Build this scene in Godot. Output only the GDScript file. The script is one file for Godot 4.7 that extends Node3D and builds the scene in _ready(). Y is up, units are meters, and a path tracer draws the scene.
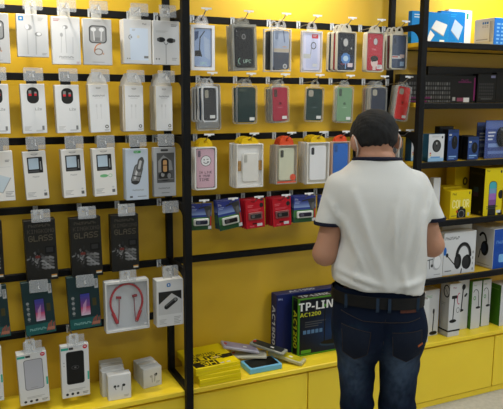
extends Node3D

# ------------------------------------------------------------------ camera numbers (photograph taken as 503 x 409)
const FPX := 651.7
const PITCH := 0.1652
const YAW := 0.435
const ROLL := 0.0051
var co := Vector3(0.0, 1.68, 2.8123)
var cr: Vector3
var cu: Vector3
var cf: Vector3

# the rack, in metres: rails lie in the plane z = 0, front posts stand at z = 0.225
const WALL_Z := -0.06
const FRONT_Z := 0.225
const TOP_Y := 0.377
const COUNTER_Z := 0.205
const POST_X := [-0.31, 0.9, 2.11, 3.32]
const RAIL_Y := [2.013, 1.752, 1.492, 1.207, 0.924, 0.674]
const SHELF_Y := [1.947, 1.65, 1.353, 1.045, 0.738]

var names := {}
var mats := {}
var meshes := {}
var rng := RandomNumberGenerator.new()

func _ready() -> void:
	rng.seed = 7
	axes()
	build_camera()
	build_light()
	build_room()
	build_rack()
	build_counter()
	left_bay()
	middle_bay()
	right_bay()
	counter_goods()
	build_person()

# ================================================================== camera and light
func axes() -> void:
	cf = Vector3(sin(YAW) * cos(PITCH), -sin(PITCH), -cos(YAW) * cos(PITCH))
	var r := Vector3(cos(YAW), 0, sin(YAW))
	var u := r.cross(cf)
	cr = r * cos(ROLL) + u * sin(ROLL)
	cu = -r * sin(ROLL) + u * cos(ROLL)

func px(x: float, y: float, z: float) -> Vector3:          # the point of the plane z that a pixel looks at
	var d := cf * FPX + cr * (x - 251.5) - cu * (y - 204.5)
	return co + d * ((z - co.z) / d.z)

func py(x: float, y: float, h: float) -> Vector3:          # the point at height h that a pixel looks at
	var d := cf * FPX + cr * (x - 251.5) - cu * (y - 204.5)
	return co + d * ((h - co.y) / d.y)

func build_camera() -> void:
	var cam := Camera3D.new()
	cam.name = "camera"
	cam.transform = Transform3D(Basis(cr, cu, -cf), co)
	cam.fov = rad_to_deg(2.0 * atan(204.5 / FPX))
	cam.near = 0.05
	cam.current = true
	add_child(cam)

func build_light() -> void:
	var e := Environment.new()
	e.background_mode = Environment.BG_COLOR
	e.background_color = Color(0.02, 0.02, 0.02)
	e.tonemap_mode = Environment.TONE_MAPPER_LINEAR
	e.tonemap_exposure = 1.0
	e.sdfgi_enabled = true
	e.ssao_enabled = true
	e.ssil_enabled = true
	var we := WorldEnvironment.new()
	we.name = "world_environment"
	we.environment = e
	add_child(we)
	# ceiling panels over the aisle
	for p in [Vector2(0.2, 1.15), Vector2(2.6, 1.15), Vector2(0.3, 3.6), Vector2(3.2, 2.8)]:
		ceiling_panel(Vector3(p.x, 2.9, p.y), 1.6 if p.y < 2.0 else (2.4 if p.x < 1.0 else 4.0), ("near the earphone boxes" if p.x < 1.0 else "near the boxed goods shelves") if p.y < 2.0 else ("across the aisle from the earphone boxes" if p.x < 1.0 else "across the aisle from the boxed goods"))
	# one wall washer over the middle of each bay
	for i in 3:
		wall_washer(Vector3((POST_X[i] + POST_X[i + 1]) / 2.0, 2.5, 0.27), 1.3, ["earphone boxes", "phone case packs", "portable drive boxes"][i])

func ceiling_panel(at: Vector3, power: float, over: String) -> void:
	var t := thing("ceiling_panel_light", "white square light panel in the ceiling, " + over, "ceiling light", at + Vector3(0, -0.03, 0), "light panels in the ceiling")
	var g := G.new()
	for s in [[Vector3(-0.3, 0.0, 0), Vector3(0.02, 0.03, 0.6)], [Vector3(0.3, 0.0, 0), Vector3(0.02, 0.03, 0.6)], [Vector3(0, 0.0, -0.3), Vector3(0.62, 0.03, 0.02)], [Vector3(0, 0.0, 0.3), Vector3(0.62, 0.03, 0.02)]]:
		g.box(s[0] + Vector3(0, 0.015, 0), s[1])
	part(t, "frame", g.mesh(mat("lampframe", Color(0.9, 0.9, 0.9), 0.5)))
	var gl := StandardMaterial3D.new()
	gl.albedo_color = Color(0.95, 0.95, 0.95)
	gl.emission_enabled = true
	gl.emission = Color(0.95, 0.98, 1.0)
	gl.emission_energy_multiplier = 1.2
	var d := G.new()
	d.box(Vector3(0, 0.02, 0), Vector3(0.58, 0.008, 0.58))
	part(t, "diffuser", d.mesh(gl))
	var l := AreaLight3D.new()
	l.name = "panel_lamp"
	l.area_size = Vector2(0.56, 0.56)
	l.light_energy = power
	l.light_color = Color(0.94, 0.975, 1.0)
	l.shadow_enabled = true
	l.set("area_range", 12.0)
	t.add_child(l)
	l.position = Vector3(0, 0.008, 0)
	l.rotation = Vector3(-PI / 2, 0, 0)

func wall_washer(at: Vector3, power: float, goods: String) -> void:
	var t := thing("wall_washer_lamp", "small white cylinder lamp above the " + goods, "lamp", at, "lamps above the wall rack")
	var g := G.new()
	g.lathe([Vector2(0.038, 0.0), Vector2(0.042, 0.004), Vector2(0.042, 0.12), Vector2(0.036, 0.128), Vector2(0.0, 0.128)], 20)
	part(t, "can", g.mesh(mat("lampframe", Color(0.9, 0.9, 0.9), 0.5)))
	var g2 := G.new()
	g2.lathe([Vector2(0.008, 0.126), Vector2(0.008, 0.18)], 8)
	part(t, "stem", g2.mesh(mat("lampframe", Color(0.9, 0.9, 0.9), 0.5)))
	var gl := StandardMaterial3D.new()
	gl.albedo_color = Color(0.95, 0.95, 0.95)
	gl.emission_enabled = true
	gl.emission = Color(1.0, 0.97, 0.92)
	gl.emission_energy_multiplier = 3.0
	var d := G.new()
	d.lathe([Vector2(0.0, 0.006), Vector2(0.036, 0.006), Vector2(0.036, 0.012), Vector2(0.0, 0.012)], 20)
	part(t, "bulb", d.mesh(gl))
	var l := SpotLight3D.new()
	l.name = "washer_lamp"
	l.light_energy = power
	l.light_color = Color(1.0, 0.97, 0.92)
	l.light_size = 0.035
	l.spot_range = 8.0
	l.spot_attenuation = 2.0
	l.spot_angle = 68.0
	l.shadow_enabled = true
	t.add_child(l)
	l.position = Vector3(0, -0.004, 0)
	l.rotation = Vector3(-PI / 2 + 0.42, 0, 0)

# ================================================================== mesh building
class G:
	var v := PackedVector3Array()
	var n := PackedVector3Array()
	var t := PackedVector2Array()
	var c := PackedColorArray()
	func tri(a: Vector3, b: Vector3, d: Vector3, na: Vector3, nb: Vector3, nd: Vector3, ua := Vector2.ZERO, ub := Vector2.ZERO, ud := Vector2.ZERO) -> void:
		if (b - a).cross(d - a).dot(na + nb + nd) > 0.0:
			v.append_array([a, d, b]); n.append_array([na, nd, nb]); t.append_array([ua, ud, ub])
		else:
			v.append_array([a, b, d]); n.append_array([na, nb, nd]); t.append_array([ua, ub, ud])
	func poly(p: Array, nrm: Vector3, uv := []) -> void:
		for i in range(1, p.size() - 1):
			if uv.is_empty():
				tri(p[0], p[i], p[i + 1], nrm, nrm, nrm)
			else:
				tri(p[0], p[i], p[i + 1], nrm, nrm, nrm, uv[0], uv[i], uv[i + 1])
	func box(at: Vector3, s: Vector3) -> void:                # a plain block about its middle
		var h := s / 2.0
		for ax in 3:
			for sg in [-1.0, 1.0]:
				var nn := Vector3.ZERO
				nn[ax] = sg
				var a1 := (ax + 1) % 3
				var a2 := (ax + 2) % 3
				var q := []
				for k in [[-1, -1], [1, -1], [1, 1], [-1, 1]]:
					var p := Vector3.ZERO
					p[ax] = sg * h[ax]; p[a1] = k[0] * h[a1]; p[a2] = k[1] * h[a2]
					q.append(at + p)
				poly(q, nn)
	func bar(a: Vector3, b: Vector3, w: float, hgt: float, up := Vector3.UP) -> void:   # a straight bar with a rectangular section
		var d := (b - a).normalized()
		var s := d.cross(up).normalized()
		var u := s.cross(d).normalized()
		var sx := s * w / 2.0
		var ux := u * hgt / 2.0
		var q := [[-1, -1], [1, -1], [1, 1], [-1, 1]]
		var ra := []
		var rb := []
		for k in q:
			ra.append(a + sx * k[0] + ux * k[1]); rb.append(b + sx * k[0] + ux * k[1])
		poly(ra, -d); poly(rb, d)
		for i in 4:
			var j := (i + 1) % 4
			poly([ra[i], ra[j], rb[j], rb[i]], [-u, s, u, -s][i])
	func tube(pts: Array, r: float, sides := 6) -> void:
		var rings := []
		var prev := Vector3.UP
		for i in pts.size():
			var d: Vector3 = (pts[mini(i + 1, pts.size() - 1)] - pts[maxi(i - 1, 0)]).normalized()
			var s := d.cross(prev)
			if s.length() < 0.1:
				s = d.cross(Vector3.RIGHT)
			s = s.normalized()
			var u := s.cross(d).normalized()
			prev = u
			var ring := []
			for k in sides:
				var a := TAU * k / sides
				ring.append([pts[i] + (s * cos(a) + u * sin(a)) * r, s * cos(a) + u * sin(a)])
			rings.append(ring)
		for i in range(rings.size() - 1):
			for k in sides:
				var m := (k + 1) % sides
				var A: Array = rings[i][k]
				var B: Array = rings[i][m]
				var C: Array = rings[i + 1][m]
				var D: Array = rings[i + 1][k]
				tri(A[0], B[0], C[0], A[1], B[1], C[1]); tri(A[0], C[0], D[0], A[1], C[1], D[1])
		for e in [0, rings.size() - 1]:
			var q := []
			for k in sides: q.append(rings[e][k][0])
			var dd: Vector3 = (pts[1] - pts[0]) if e == 0 else (pts[e - 1] - pts[e])
			poly(q, -dd.normalized())
	func lathe(pr: Array, seg := 24, at := Vector3.ZERO) -> void:
		for i in range(pr.size() - 1):
			var a: Vector2 = pr[i]
			var b: Vector2 = pr[i + 1]
			var tn := (b - a).normalized()
			var nn := Vector2(tn.y, -tn.x)
			for k in seg:
				var t0 := TAU * k / seg
				var t1 := TAU * (k + 1) / seg
				var d0 := Vector3(cos(t0), 0, sin(t0))
				var d1 := Vector3(cos(t1), 0, sin(t1))
				var up := Vector3.UP
				var n0 := d0 * nn.x + up * nn.y
				var n1 := d1 * nn.x + up * nn.y
				var q := [at + d0 * a.x + up * a.y, at + d1 * a.x + up * a.y, at + d1 * b.x + up * b.y, at + d0 * b.x + up * b.y]
				tri(q[0], q[1], q[2], n0, n1, n1); tri(q[0], q[2], q[3], n0, n1, n0)
	func slab(o: PackedVector2Array, d: float, bev: float, z0 := 0.0) -> void:      # outline in x, y drawn out from z0 to z0 + d, its front edge rounded off
		var inn := PackedVector2Array()
		var c0 := Vector2.ZERO
		var lo := o[0]
		var hi := o[0]
		for p in o:
			c0 += p; lo = lo.min(p); hi = hi.max(p)
		c0 /= o.size()
		var m := o.size()
		var nr := []
		for i in m:
			var e := (o[(i + 1) % m] - o[(i - 1 + m) % m]).normalized()
			var w := Vector2(e.y, -e.x)
			if w.dot(o[i] - c0) < 0.0: w = -w
			nr.append(w)
			inn.append(o[i] - w * bev)
		var sz := hi - lo
		for i in m:
			var j := (i + 1) % m
			var na := Vector3(nr[i].x, nr[i].y, 0)
			var nb := Vector3(nr[j].x, nr[j].y, 0)
			var a0 := Vector3(o[i].x, o[i].y, z0)
			var b0 := Vector3(o[j].x, o[j].y, z0)
			var a1 := Vector3(o[i].x, o[i].y, z0 + d - bev)
			var b1 := Vector3(o[j].x, o[j].y, z0 + d - bev)
			var a2 := Vector3(inn[i].x, inn[i].y, z0 + d)
			var b2 := Vector3(inn[j].x, inn[j].y, z0 + d)
			var ua := (o[i] - lo) / sz
			ua.y = 1.0 - ua.y
			tri(a0, b0, b1, na, nb, nb, ua, ua, ua); tri(a0, b1, a1, na, nb, na, ua, ua, ua)
			if bev > 0.0:
				var ka := (na + Vector3.BACK).normalized()
				var kb := (nb + Vector3.BACK).normalized()
				tri(a1, b1, b2, ka, kb, kb, ua, ua, ua); tri(a1, b2, a2, ka, kb, ka, ua, ua, ua)
		var ids := Geometry2D.triangulate_polygon(inn)
		for i in range(0, ids.size(), 3):
			var q := []
			var uv := []
			for k in 3:
				var p := inn[ids[i + k]]
				q.append(Vector3(p.x, p.y, z0 + d))
				uv.append(Vector2((p.x - lo.x) / sz.x, 1.0 - (p.y - lo.y) / sz.y))
			poly(q, Vector3.BACK, uv)
			var q2 := []
			for k in 3:
				var p2 := o[ids[i + k]]
				q2.append(Vector3(p2.x, p2.y, z0))
			poly(q2, Vector3.FORWARD)
	func ring(o: PackedVector2Array, i_: PackedVector2Array, z0: float, z1: float) -> void:      # frame between two outlines with the same number of points
		var m := o.size()
		for i in m:
			var j := (i + 1) % m
			var A := Vector3(o[i].x, o[i].y, 0)
			var B := Vector3(o[j].x, o[j].y, 0)
			var C := Vector3(i_[j].x, i_[j].y, 0)
			var D := Vector3(i_[i].x, i_[i].y, 0)
			var zf := Vector3(0, 0, z1)
			var zb := Vector3(0, 0, z0)
			poly([A + zf, B + zf, C + zf, D + zf], Vector3.BACK)
			poly([A + zb, B + zb, C + zb, D + zb], Vector3.FORWARD)
			var e := (B - A).normalized()
			var w := Vector3(e.y, -e.x, 0)
			if w.dot((A + B) / 2.0 - (C + D) / 2.0) < 0.0: w = -w
			poly([A + zb, B + zb, B + zf, A + zf], w)
			poly([D + zb, C + zb, C + zf, D + zf], -w)
	func add_to(m: ArrayMesh, material: Material) -> void:
		if v.is_empty(): return
		var a := []
		a.resize(Mesh.ARRAY_MAX)
		a[Mesh.ARRAY_VERTEX] = v
		a[Mesh.ARRAY_NORMAL] = n
		a[Mesh.ARRAY_TEX_UV] = t
		if c.size() == v.size() and not c.is_empty(): a[Mesh.ARRAY_COLOR] = c
		m.add_surface_from_arrays(Mesh.PRIMITIVE_TRIANGLES, a)
		m.surface_set_material(m.get_surface_count() - 1, material)
	func mesh(material: Material) -> ArrayMesh:
		var m := ArrayMesh.new()
		add_to(m, material)
		return m

func rrect(w: float, h: float, r: float, seg := 4, at := Vector2.ZERO) -> PackedVector2Array:    # rounded rectangle about its middle
	var o := PackedVector2Array()
	for k in 4:
		var cx: float = (w / 2.0 - r) * [1, -1, -1, 1][k]
		var cy: float = (h / 2.0 - r) * [1, 1, -1, -1][k]
		for i in seg + 1:
			var a := PI / 2.0 * (k + float(i) / seg)
			o.append(at + Vector2(cx + r * cos(a), cy + r * sin(a)))
	return o

# a carton with chamfered edges standing on y = 0; each face can carry a print
func carton_mesh(s: Vector3, b: float, body: Material, front: Material = null, left: Material = null, top: Material = null) -> ArrayMesh:
	var m := ArrayMesh.new()
	var g := G.new()
	var h := s / 2.0
	var mid := Vector3(0, h.y, 0)
	var corner := {}
	for ax in 3:
		for sg in [-1.0, 1.0]:
			var nn := Vector3.ZERO
			nn[ax] = sg
			var a1 := (ax + 1) % 3
			var a2 := (ax + 2) % 3
			var q := []
			var uv := []
			for k in [[-1, -1], [1, -1], [1, 1], [-1, 1]]:
				var p := Vector3.ZERO
				p[ax] = sg * h[ax]; p[a1] = k[0] * (h[a1] - b); p[a2] = k[1] * (h[a2] - b)
				q.append(mid + p)
				var key := Vector3i(int(signf(p.x)), int(signf(p.y)), int(signf(p.z)))
				if not corner.has(key): corner[key] = [Vector3.ZERO, Vector3.ZERO, Vector3.ZERO]
				corner[key][ax] = mid + p
				if ax == 2: uv.append(Vector2((p.x + h.x) / s.x, 1.0 - (p.y + h.y) / s.y))
				elif ax == 0: uv.append(Vector2((p.z + h.z) / s.z if sg < 0 else 1.0 - (p.z + h.z) / s.z, 1.0 - (p.y + h.y) / s.y))
				else: uv.append(Vector2((p.x + h.x) / s.x, (p.z + h.z) / s.z))
			var own: Material = null
			if ax == 2 and sg > 0: own = front
			elif ax == 0 and sg < 0: own = left
			elif ax == 1 and sg > 0: own = top
			if own:
				var gf := G.new()
				gf.poly(q, nn, uv)
				gf.add_to(m, own)
			else:
				g.poly(q, nn)
	for key in corner:
		var k: Vector3i = key
		g.poly(corner[k], Vector3(k).normalized())
		for ax in 3:                                            # each edge once, from its lower corner
			if k[ax] < 0:
				var k2 := k
				k2[ax] = 1
				var i := (ax + 1) % 3
				var j := (ax + 2) % 3
				var nn := Vector3(k)
				nn[ax] = 0
				g.poly([corner[k][i], corner[k][j], corner[k2][j], corner[k2][i]], nn.normalized())
	g.add_to(m, body)
	return m

func mat(key: String, col: Color, rough := 0.6, metal := 0.0, alpha := 1.0, coat := 0.0) -> StandardMaterial3D:
	if mats.has(key): return mats[key]
	var m := StandardMaterial3D.new()
	m.albedo_color = Color(col.r, col.g, col.b, alpha)
	m.roughness = rough
	m.metallic = metal
	m.metallic_specular = 0.36
	if alpha < 1.0:
		m.transparency = BaseMaterial3D.TRANSPARENCY_ALPHA
		m.metallic_specular = 0.28
	if coat > 0.0:
		m.clearcoat_enabled = true
		m.clearcoat = coat
		m.clearcoat_roughness = 0.15
	mats[key] = m
	return m

func flat(col: Color, rough := 0.5) -> StandardMaterial3D:      # one material per colour
	return mat("c" + col.to_html() + str(rough), col, rough)

func noisy(key: String, a: Color, b: Color, freq: float, rough: float, size := 256, uvs := 1.0, relief := 0.0) -> StandardMaterial3D:
	if mats.has(key): return mats[key]
	var nz := FastNoiseLite.new()
	nz.seed = key.hash() % 1000
	nz.frequency = freq
	nz.fractal_octaves = 4
	var tx := NoiseTexture2D.new()
	tx.width = size; tx.height = size
	tx.seamless = true
	tx.noise = nz
	var gr := Gradient.new()
	gr.set_color(0, a); gr.set_color(1, b)
	tx.color_ramp = gr
	var m := StandardMaterial3D.new()
	m.albedo_texture = tx
	m.roughness = rough
	m.uv1_triplanar = true
	m.uv1_world_triplanar = true
	m.uv1_scale = Vector3.ONE * uvs
	if relief > 0.0:
		var nt := NoiseTexture2D.new()
		nt.width = size; nt.height = size
		nt.seamless = true
		nt.noise = nz
		nt.as_normal_map = true
		m.normal_enabled = true
		m.normal_texture = nt
		m.normal_scale = relief
	mats[key] = m
	return m

# ================================================================== scene tree
func numbered(called: String) -> String:
	var k: int = names.get(called, 0)
	names[called] = k + 1
	return called if k == 0 else "%s_%03d" % [called, k]

func thing(called: String, label: String, category: String, at := Vector3.ZERO, group := "") -> Node3D:
	var o := Node3D.new()
	o.name = numbered(called)
	add_child(o)
	o.position = at
	o.set_meta("label", label)
	o.set_meta("category", category)
	if group: o.set_meta("group", group)
	return o

func part(parent: Node, called: String, m: Mesh, at := Vector3.ZERO) -> MeshInstance3D:
	var o := MeshInstance3D.new()
	o.name = called
	o.mesh = m
	o.position = at
	o.cast_shadow = GeometryInstance3D.SHADOW_CASTING_SETTING_ON
	parent.add_child(o, true)
	return o

func setting(called: String, m: Mesh, at := Vector3.ZERO) -> MeshInstance3D:
	var o := part(self, called, m, at)
	o.set_meta("kind", "structure")
	return o

func copy(o: Node3D, label := "") -> Node3D:
	var base := String(o.name)
	var rx := RegEx.create_from_string("_\\d\\d\\d$")
	var c: Node3D = o.duplicate()
	c.name = numbered(rx.sub(base, ""))
	add_child(c)
	if label: c.set_meta("label", label)
	return c

func words(parent: Node, txt: String, h: float, col: Color, at: Vector3, turn := Vector3.ZERO, squeeze := 1.0, called := "lettering") -> MeshInstance3D:
	var f := SystemFont.new()
	f.font_names = PackedStringArray(["Droid Sans"])
	f.font_weight = 700
	var t := TextMesh.new()
	t.text = txt
	t.font = f
	t.font_size = 32
	t.pixel_size = h / 23.0
	t.depth = 0.0006
	t.curve_step = 4.0
	t.material = flat(col, 0.45)
	var o := part(parent, called, t, at)
	o.rotation = turn
	o.scale = Vector3(squeeze, 1, 1)
	return o

# ================================================================== printed faces
class Cv:                                                       # a small canvas: 100 units across, as tall as the face
	var im: Image
	var k: float
	var hh: float
	const FONT := {"A": [14, 17, 17, 31, 17, 17, 17], "B": [30, 17, 17, 30, 17, 17, 30], "C": [14, 17, 16, 16, 16, 17, 14], "D": [30, 17, 17, 17, 17, 17, 30], "E": [31, 16, 16, 30, 16, 16, 31], "F": [31, 16, 16, 30, 16, 16, 16], "G": [14, 17, 16, 23, 17, 17, 14], "H": [17, 17, 17, 31, 17, 17, 17], "I": [14, 4, 4, 4, 4, 4, 14], "K": [17, 18, 20, 24, 20, 18, 17], "L": [16, 16, 16, 16, 16, 16, 31], "M": [17, 27, 21, 21, 17, 17, 17], "N": [17, 25, 21, 19, 17, 17, 17], "O": [14, 17, 17, 17, 17, 17, 14], "P": [30, 17, 17, 30, 16, 16, 16], "R": [30, 17, 17, 30, 20, 18, 17], "S": [15, 16, 16, 14, 1, 1, 30], "T": [31, 4, 4, 4, 4, 4, 4], "U": [17, 17, 17, 17, 17, 17, 14], "V": [17, 17, 17, 17, 17, 10, 4], "W": [17, 17, 17, 21, 21, 27, 17], "X": [17, 17, 10, 4, 10, 17, 17], "Y": [17, 17, 10, 4, 4, 4, 4], "Z": [31, 1, 2, 4, 8, 16, 31], "0": [14, 17, 19, 21, 25, 17, 14], "1": [4, 12, 4, 4, 4, 4, 14], "2": [14, 17, 1, 6, 8, 16, 31], "3": [30, 1, 1, 14, 1, 1, 30], "4": [2, 6, 10, 18, 31, 2, 2], "6": [14, 16, 16, 30, 17, 17, 14], "9": [14, 17, 17, 15, 1, 1, 14], "-": [0, 0, 0, 14, 0, 0, 0], "s": [0, 0, 15, 16, 14, 1, 30]}
	func _init(wpx: int, aspect: float, bg: Color) -> void:
		k = wpx / 100.0
		hh = 100.0 * aspect
		im = Image.create(wpx, maxi(8, int(round(wpx * aspect))), true, Image.FORMAT_RGBA8)
		im.fill(bg)
	func put(x: int, y: int, c: Color, a: float) -> void:
		if a <= 0.0 or x < 0 or y < 0 or x >= im.get_width() or y >= im.get_height(): return
		im.set_pixel(x, y, im.get_pixel(x, y).lerp(Color(c.r, c.g, c.b, 1), minf(a, 1.0) * c.a))
	func rr(x: float, y: float, w: float, h: float, r: float, c: Color) -> void:
		var cx := (x + w / 2.0) * k
		var cy := (y + h / 2.0) * k
		var rr_ := r * k
		for j in range(int(y * k) - 1, int((y + h) * k) + 2):
			for i in range(int(x * k) - 1, int((x + w) * k) + 2):
				var q := Vector2(absf(i + 0.5 - cx) - w * k / 2.0 + rr_, absf(j + 0.5 - cy) - h * k / 2.0 + rr_)
				var d := Vector2(maxf(q.x, 0), maxf(q.y, 0)).length() + minf(maxf(q.x, q.y), 0.0) - rr_
				put(i, j, c, 0.5 - d)
	func el(x: float, y: float, rx: float, ry: float, c: Color) -> void:
		for j in range(int((y - ry) * k) - 1, int((y + ry) * k) + 2):
			for i in range(int((x - rx) * k) - 1, int((x + rx) * k) + 2):
				var p := Vector2((i + 0.5 - x * k) / (rx * k), (j + 0.5 - y * k) / (ry * k))
				put(i, j, c, 0.5 - (p.length() - 1.0) * minf(rx, ry) * k)
	func ln(x0: float, y0: float, x1: float, y1: float, w: float, c: Color) -> void:
		var a := Vector2(x0, y0) * k
		var b := Vector2(x1, y1) * k
		var r := w * k / 2.0
		for j in range(int(minf(a.y, b.y) - r) - 1, int(maxf(a.y, b.y) + r) + 2):
			for i in range(int(minf(a.x, b.x) - r) - 1, int(maxf(a.x, b.x) + r) + 2):
				var p := Vector2(i + 0.5, j + 0.5)
				var tt := clampf((p - a).dot(b - a) / maxf((b - a).length_squared(), 0.001), 0, 1)
				put(i, j, c, 0.5 - (p.distance_to(a.lerp(b, tt)) - r))
	func arc(x: float, y: float, rx: float, ry: float, a0: float, a1: float, w: float, c: Color) -> void:
		var st := 14
		for i in st:
			var t0 := a0 + (a1 - a0) * i / st
			var t1 := a0 + (a1 - a0) * (i + 1) / st
			ln(x + rx * cos(t0), y + ry * sin(t0), x + rx * cos(t1), y + ry * sin(t1), w, c)
	func tri(p: Array, c: Color) -> void:
		var q := PackedVector2Array()
		var lo := Vector2(1e6, 1e6)
		var hi := -lo
		for u in p:
			q.append(u * k); lo = lo.min(u * k); hi = hi.max(u * k)
		for j in range(int(lo.y), int(hi.y) + 1):
			for i in range(int(lo.x), int(hi.x) + 1):
				if Geometry2D.is_point_in_polygon(Vector2(i + 0.5, j + 0.5), q): put(i, j, c, 1.0)
	func tx(x: float, y: float, s: String, h: float, c: Color, wide := 1.0) -> void:    # lettering, h units tall
		var u := h / 7.0
		for n in s.length():
			var g: Array = FONT.get(s[n], [])
			for j in g.size():
				for i in 5:
					if int(g[j]) & (16 >> i): rr(x + (n * 6 + i) * u * wide, y + j * u, u * wide * 1.05, u * 1.05, 0, c)
	func sq(x: float, y: float, n: int, h: float, c: Color, wide := 1.0) -> void:        # a printed word too small to make out
		var u := h / 7.0 * wide
		for i in n:
			rr(x + i * 6 * u, y, u * 1.2, h, 0, c)
			rr(x + i * 6 * u, y + h * [0.0, 0.43, 0.8][i % 3], u * 4.6, h / 6.0, 0, c)
			rr(x + i * 6 * u + u * 3.4, y + h * 0.4 * (i % 2), u * 1.2, h * 0.6, 0, c)
	func lines(x: float, y: float, w: float, n: int, step: float, c: Color) -> void:    # small print too fine to read
		for i in n:
			rr(x, y + i * step, w * (1.0 - 0.35 * ((i * 7) % 3) / 2.0), step * 0.45, 0, c)
	func done(rough := 0.5) -> StandardMaterial3D:
		im.generate_mipmaps()
		var m := StandardMaterial3D.new()
		m.albedo_texture = ImageTexture.create_from_image(im)
		m.albedo_color = Color(0.93, 0.93, 0.93)
		m.metallic_specular = 0.34
		m.roughness = rough
		return m

func gry(v: float) -> Color:
	return Color(v, v, v)

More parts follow.
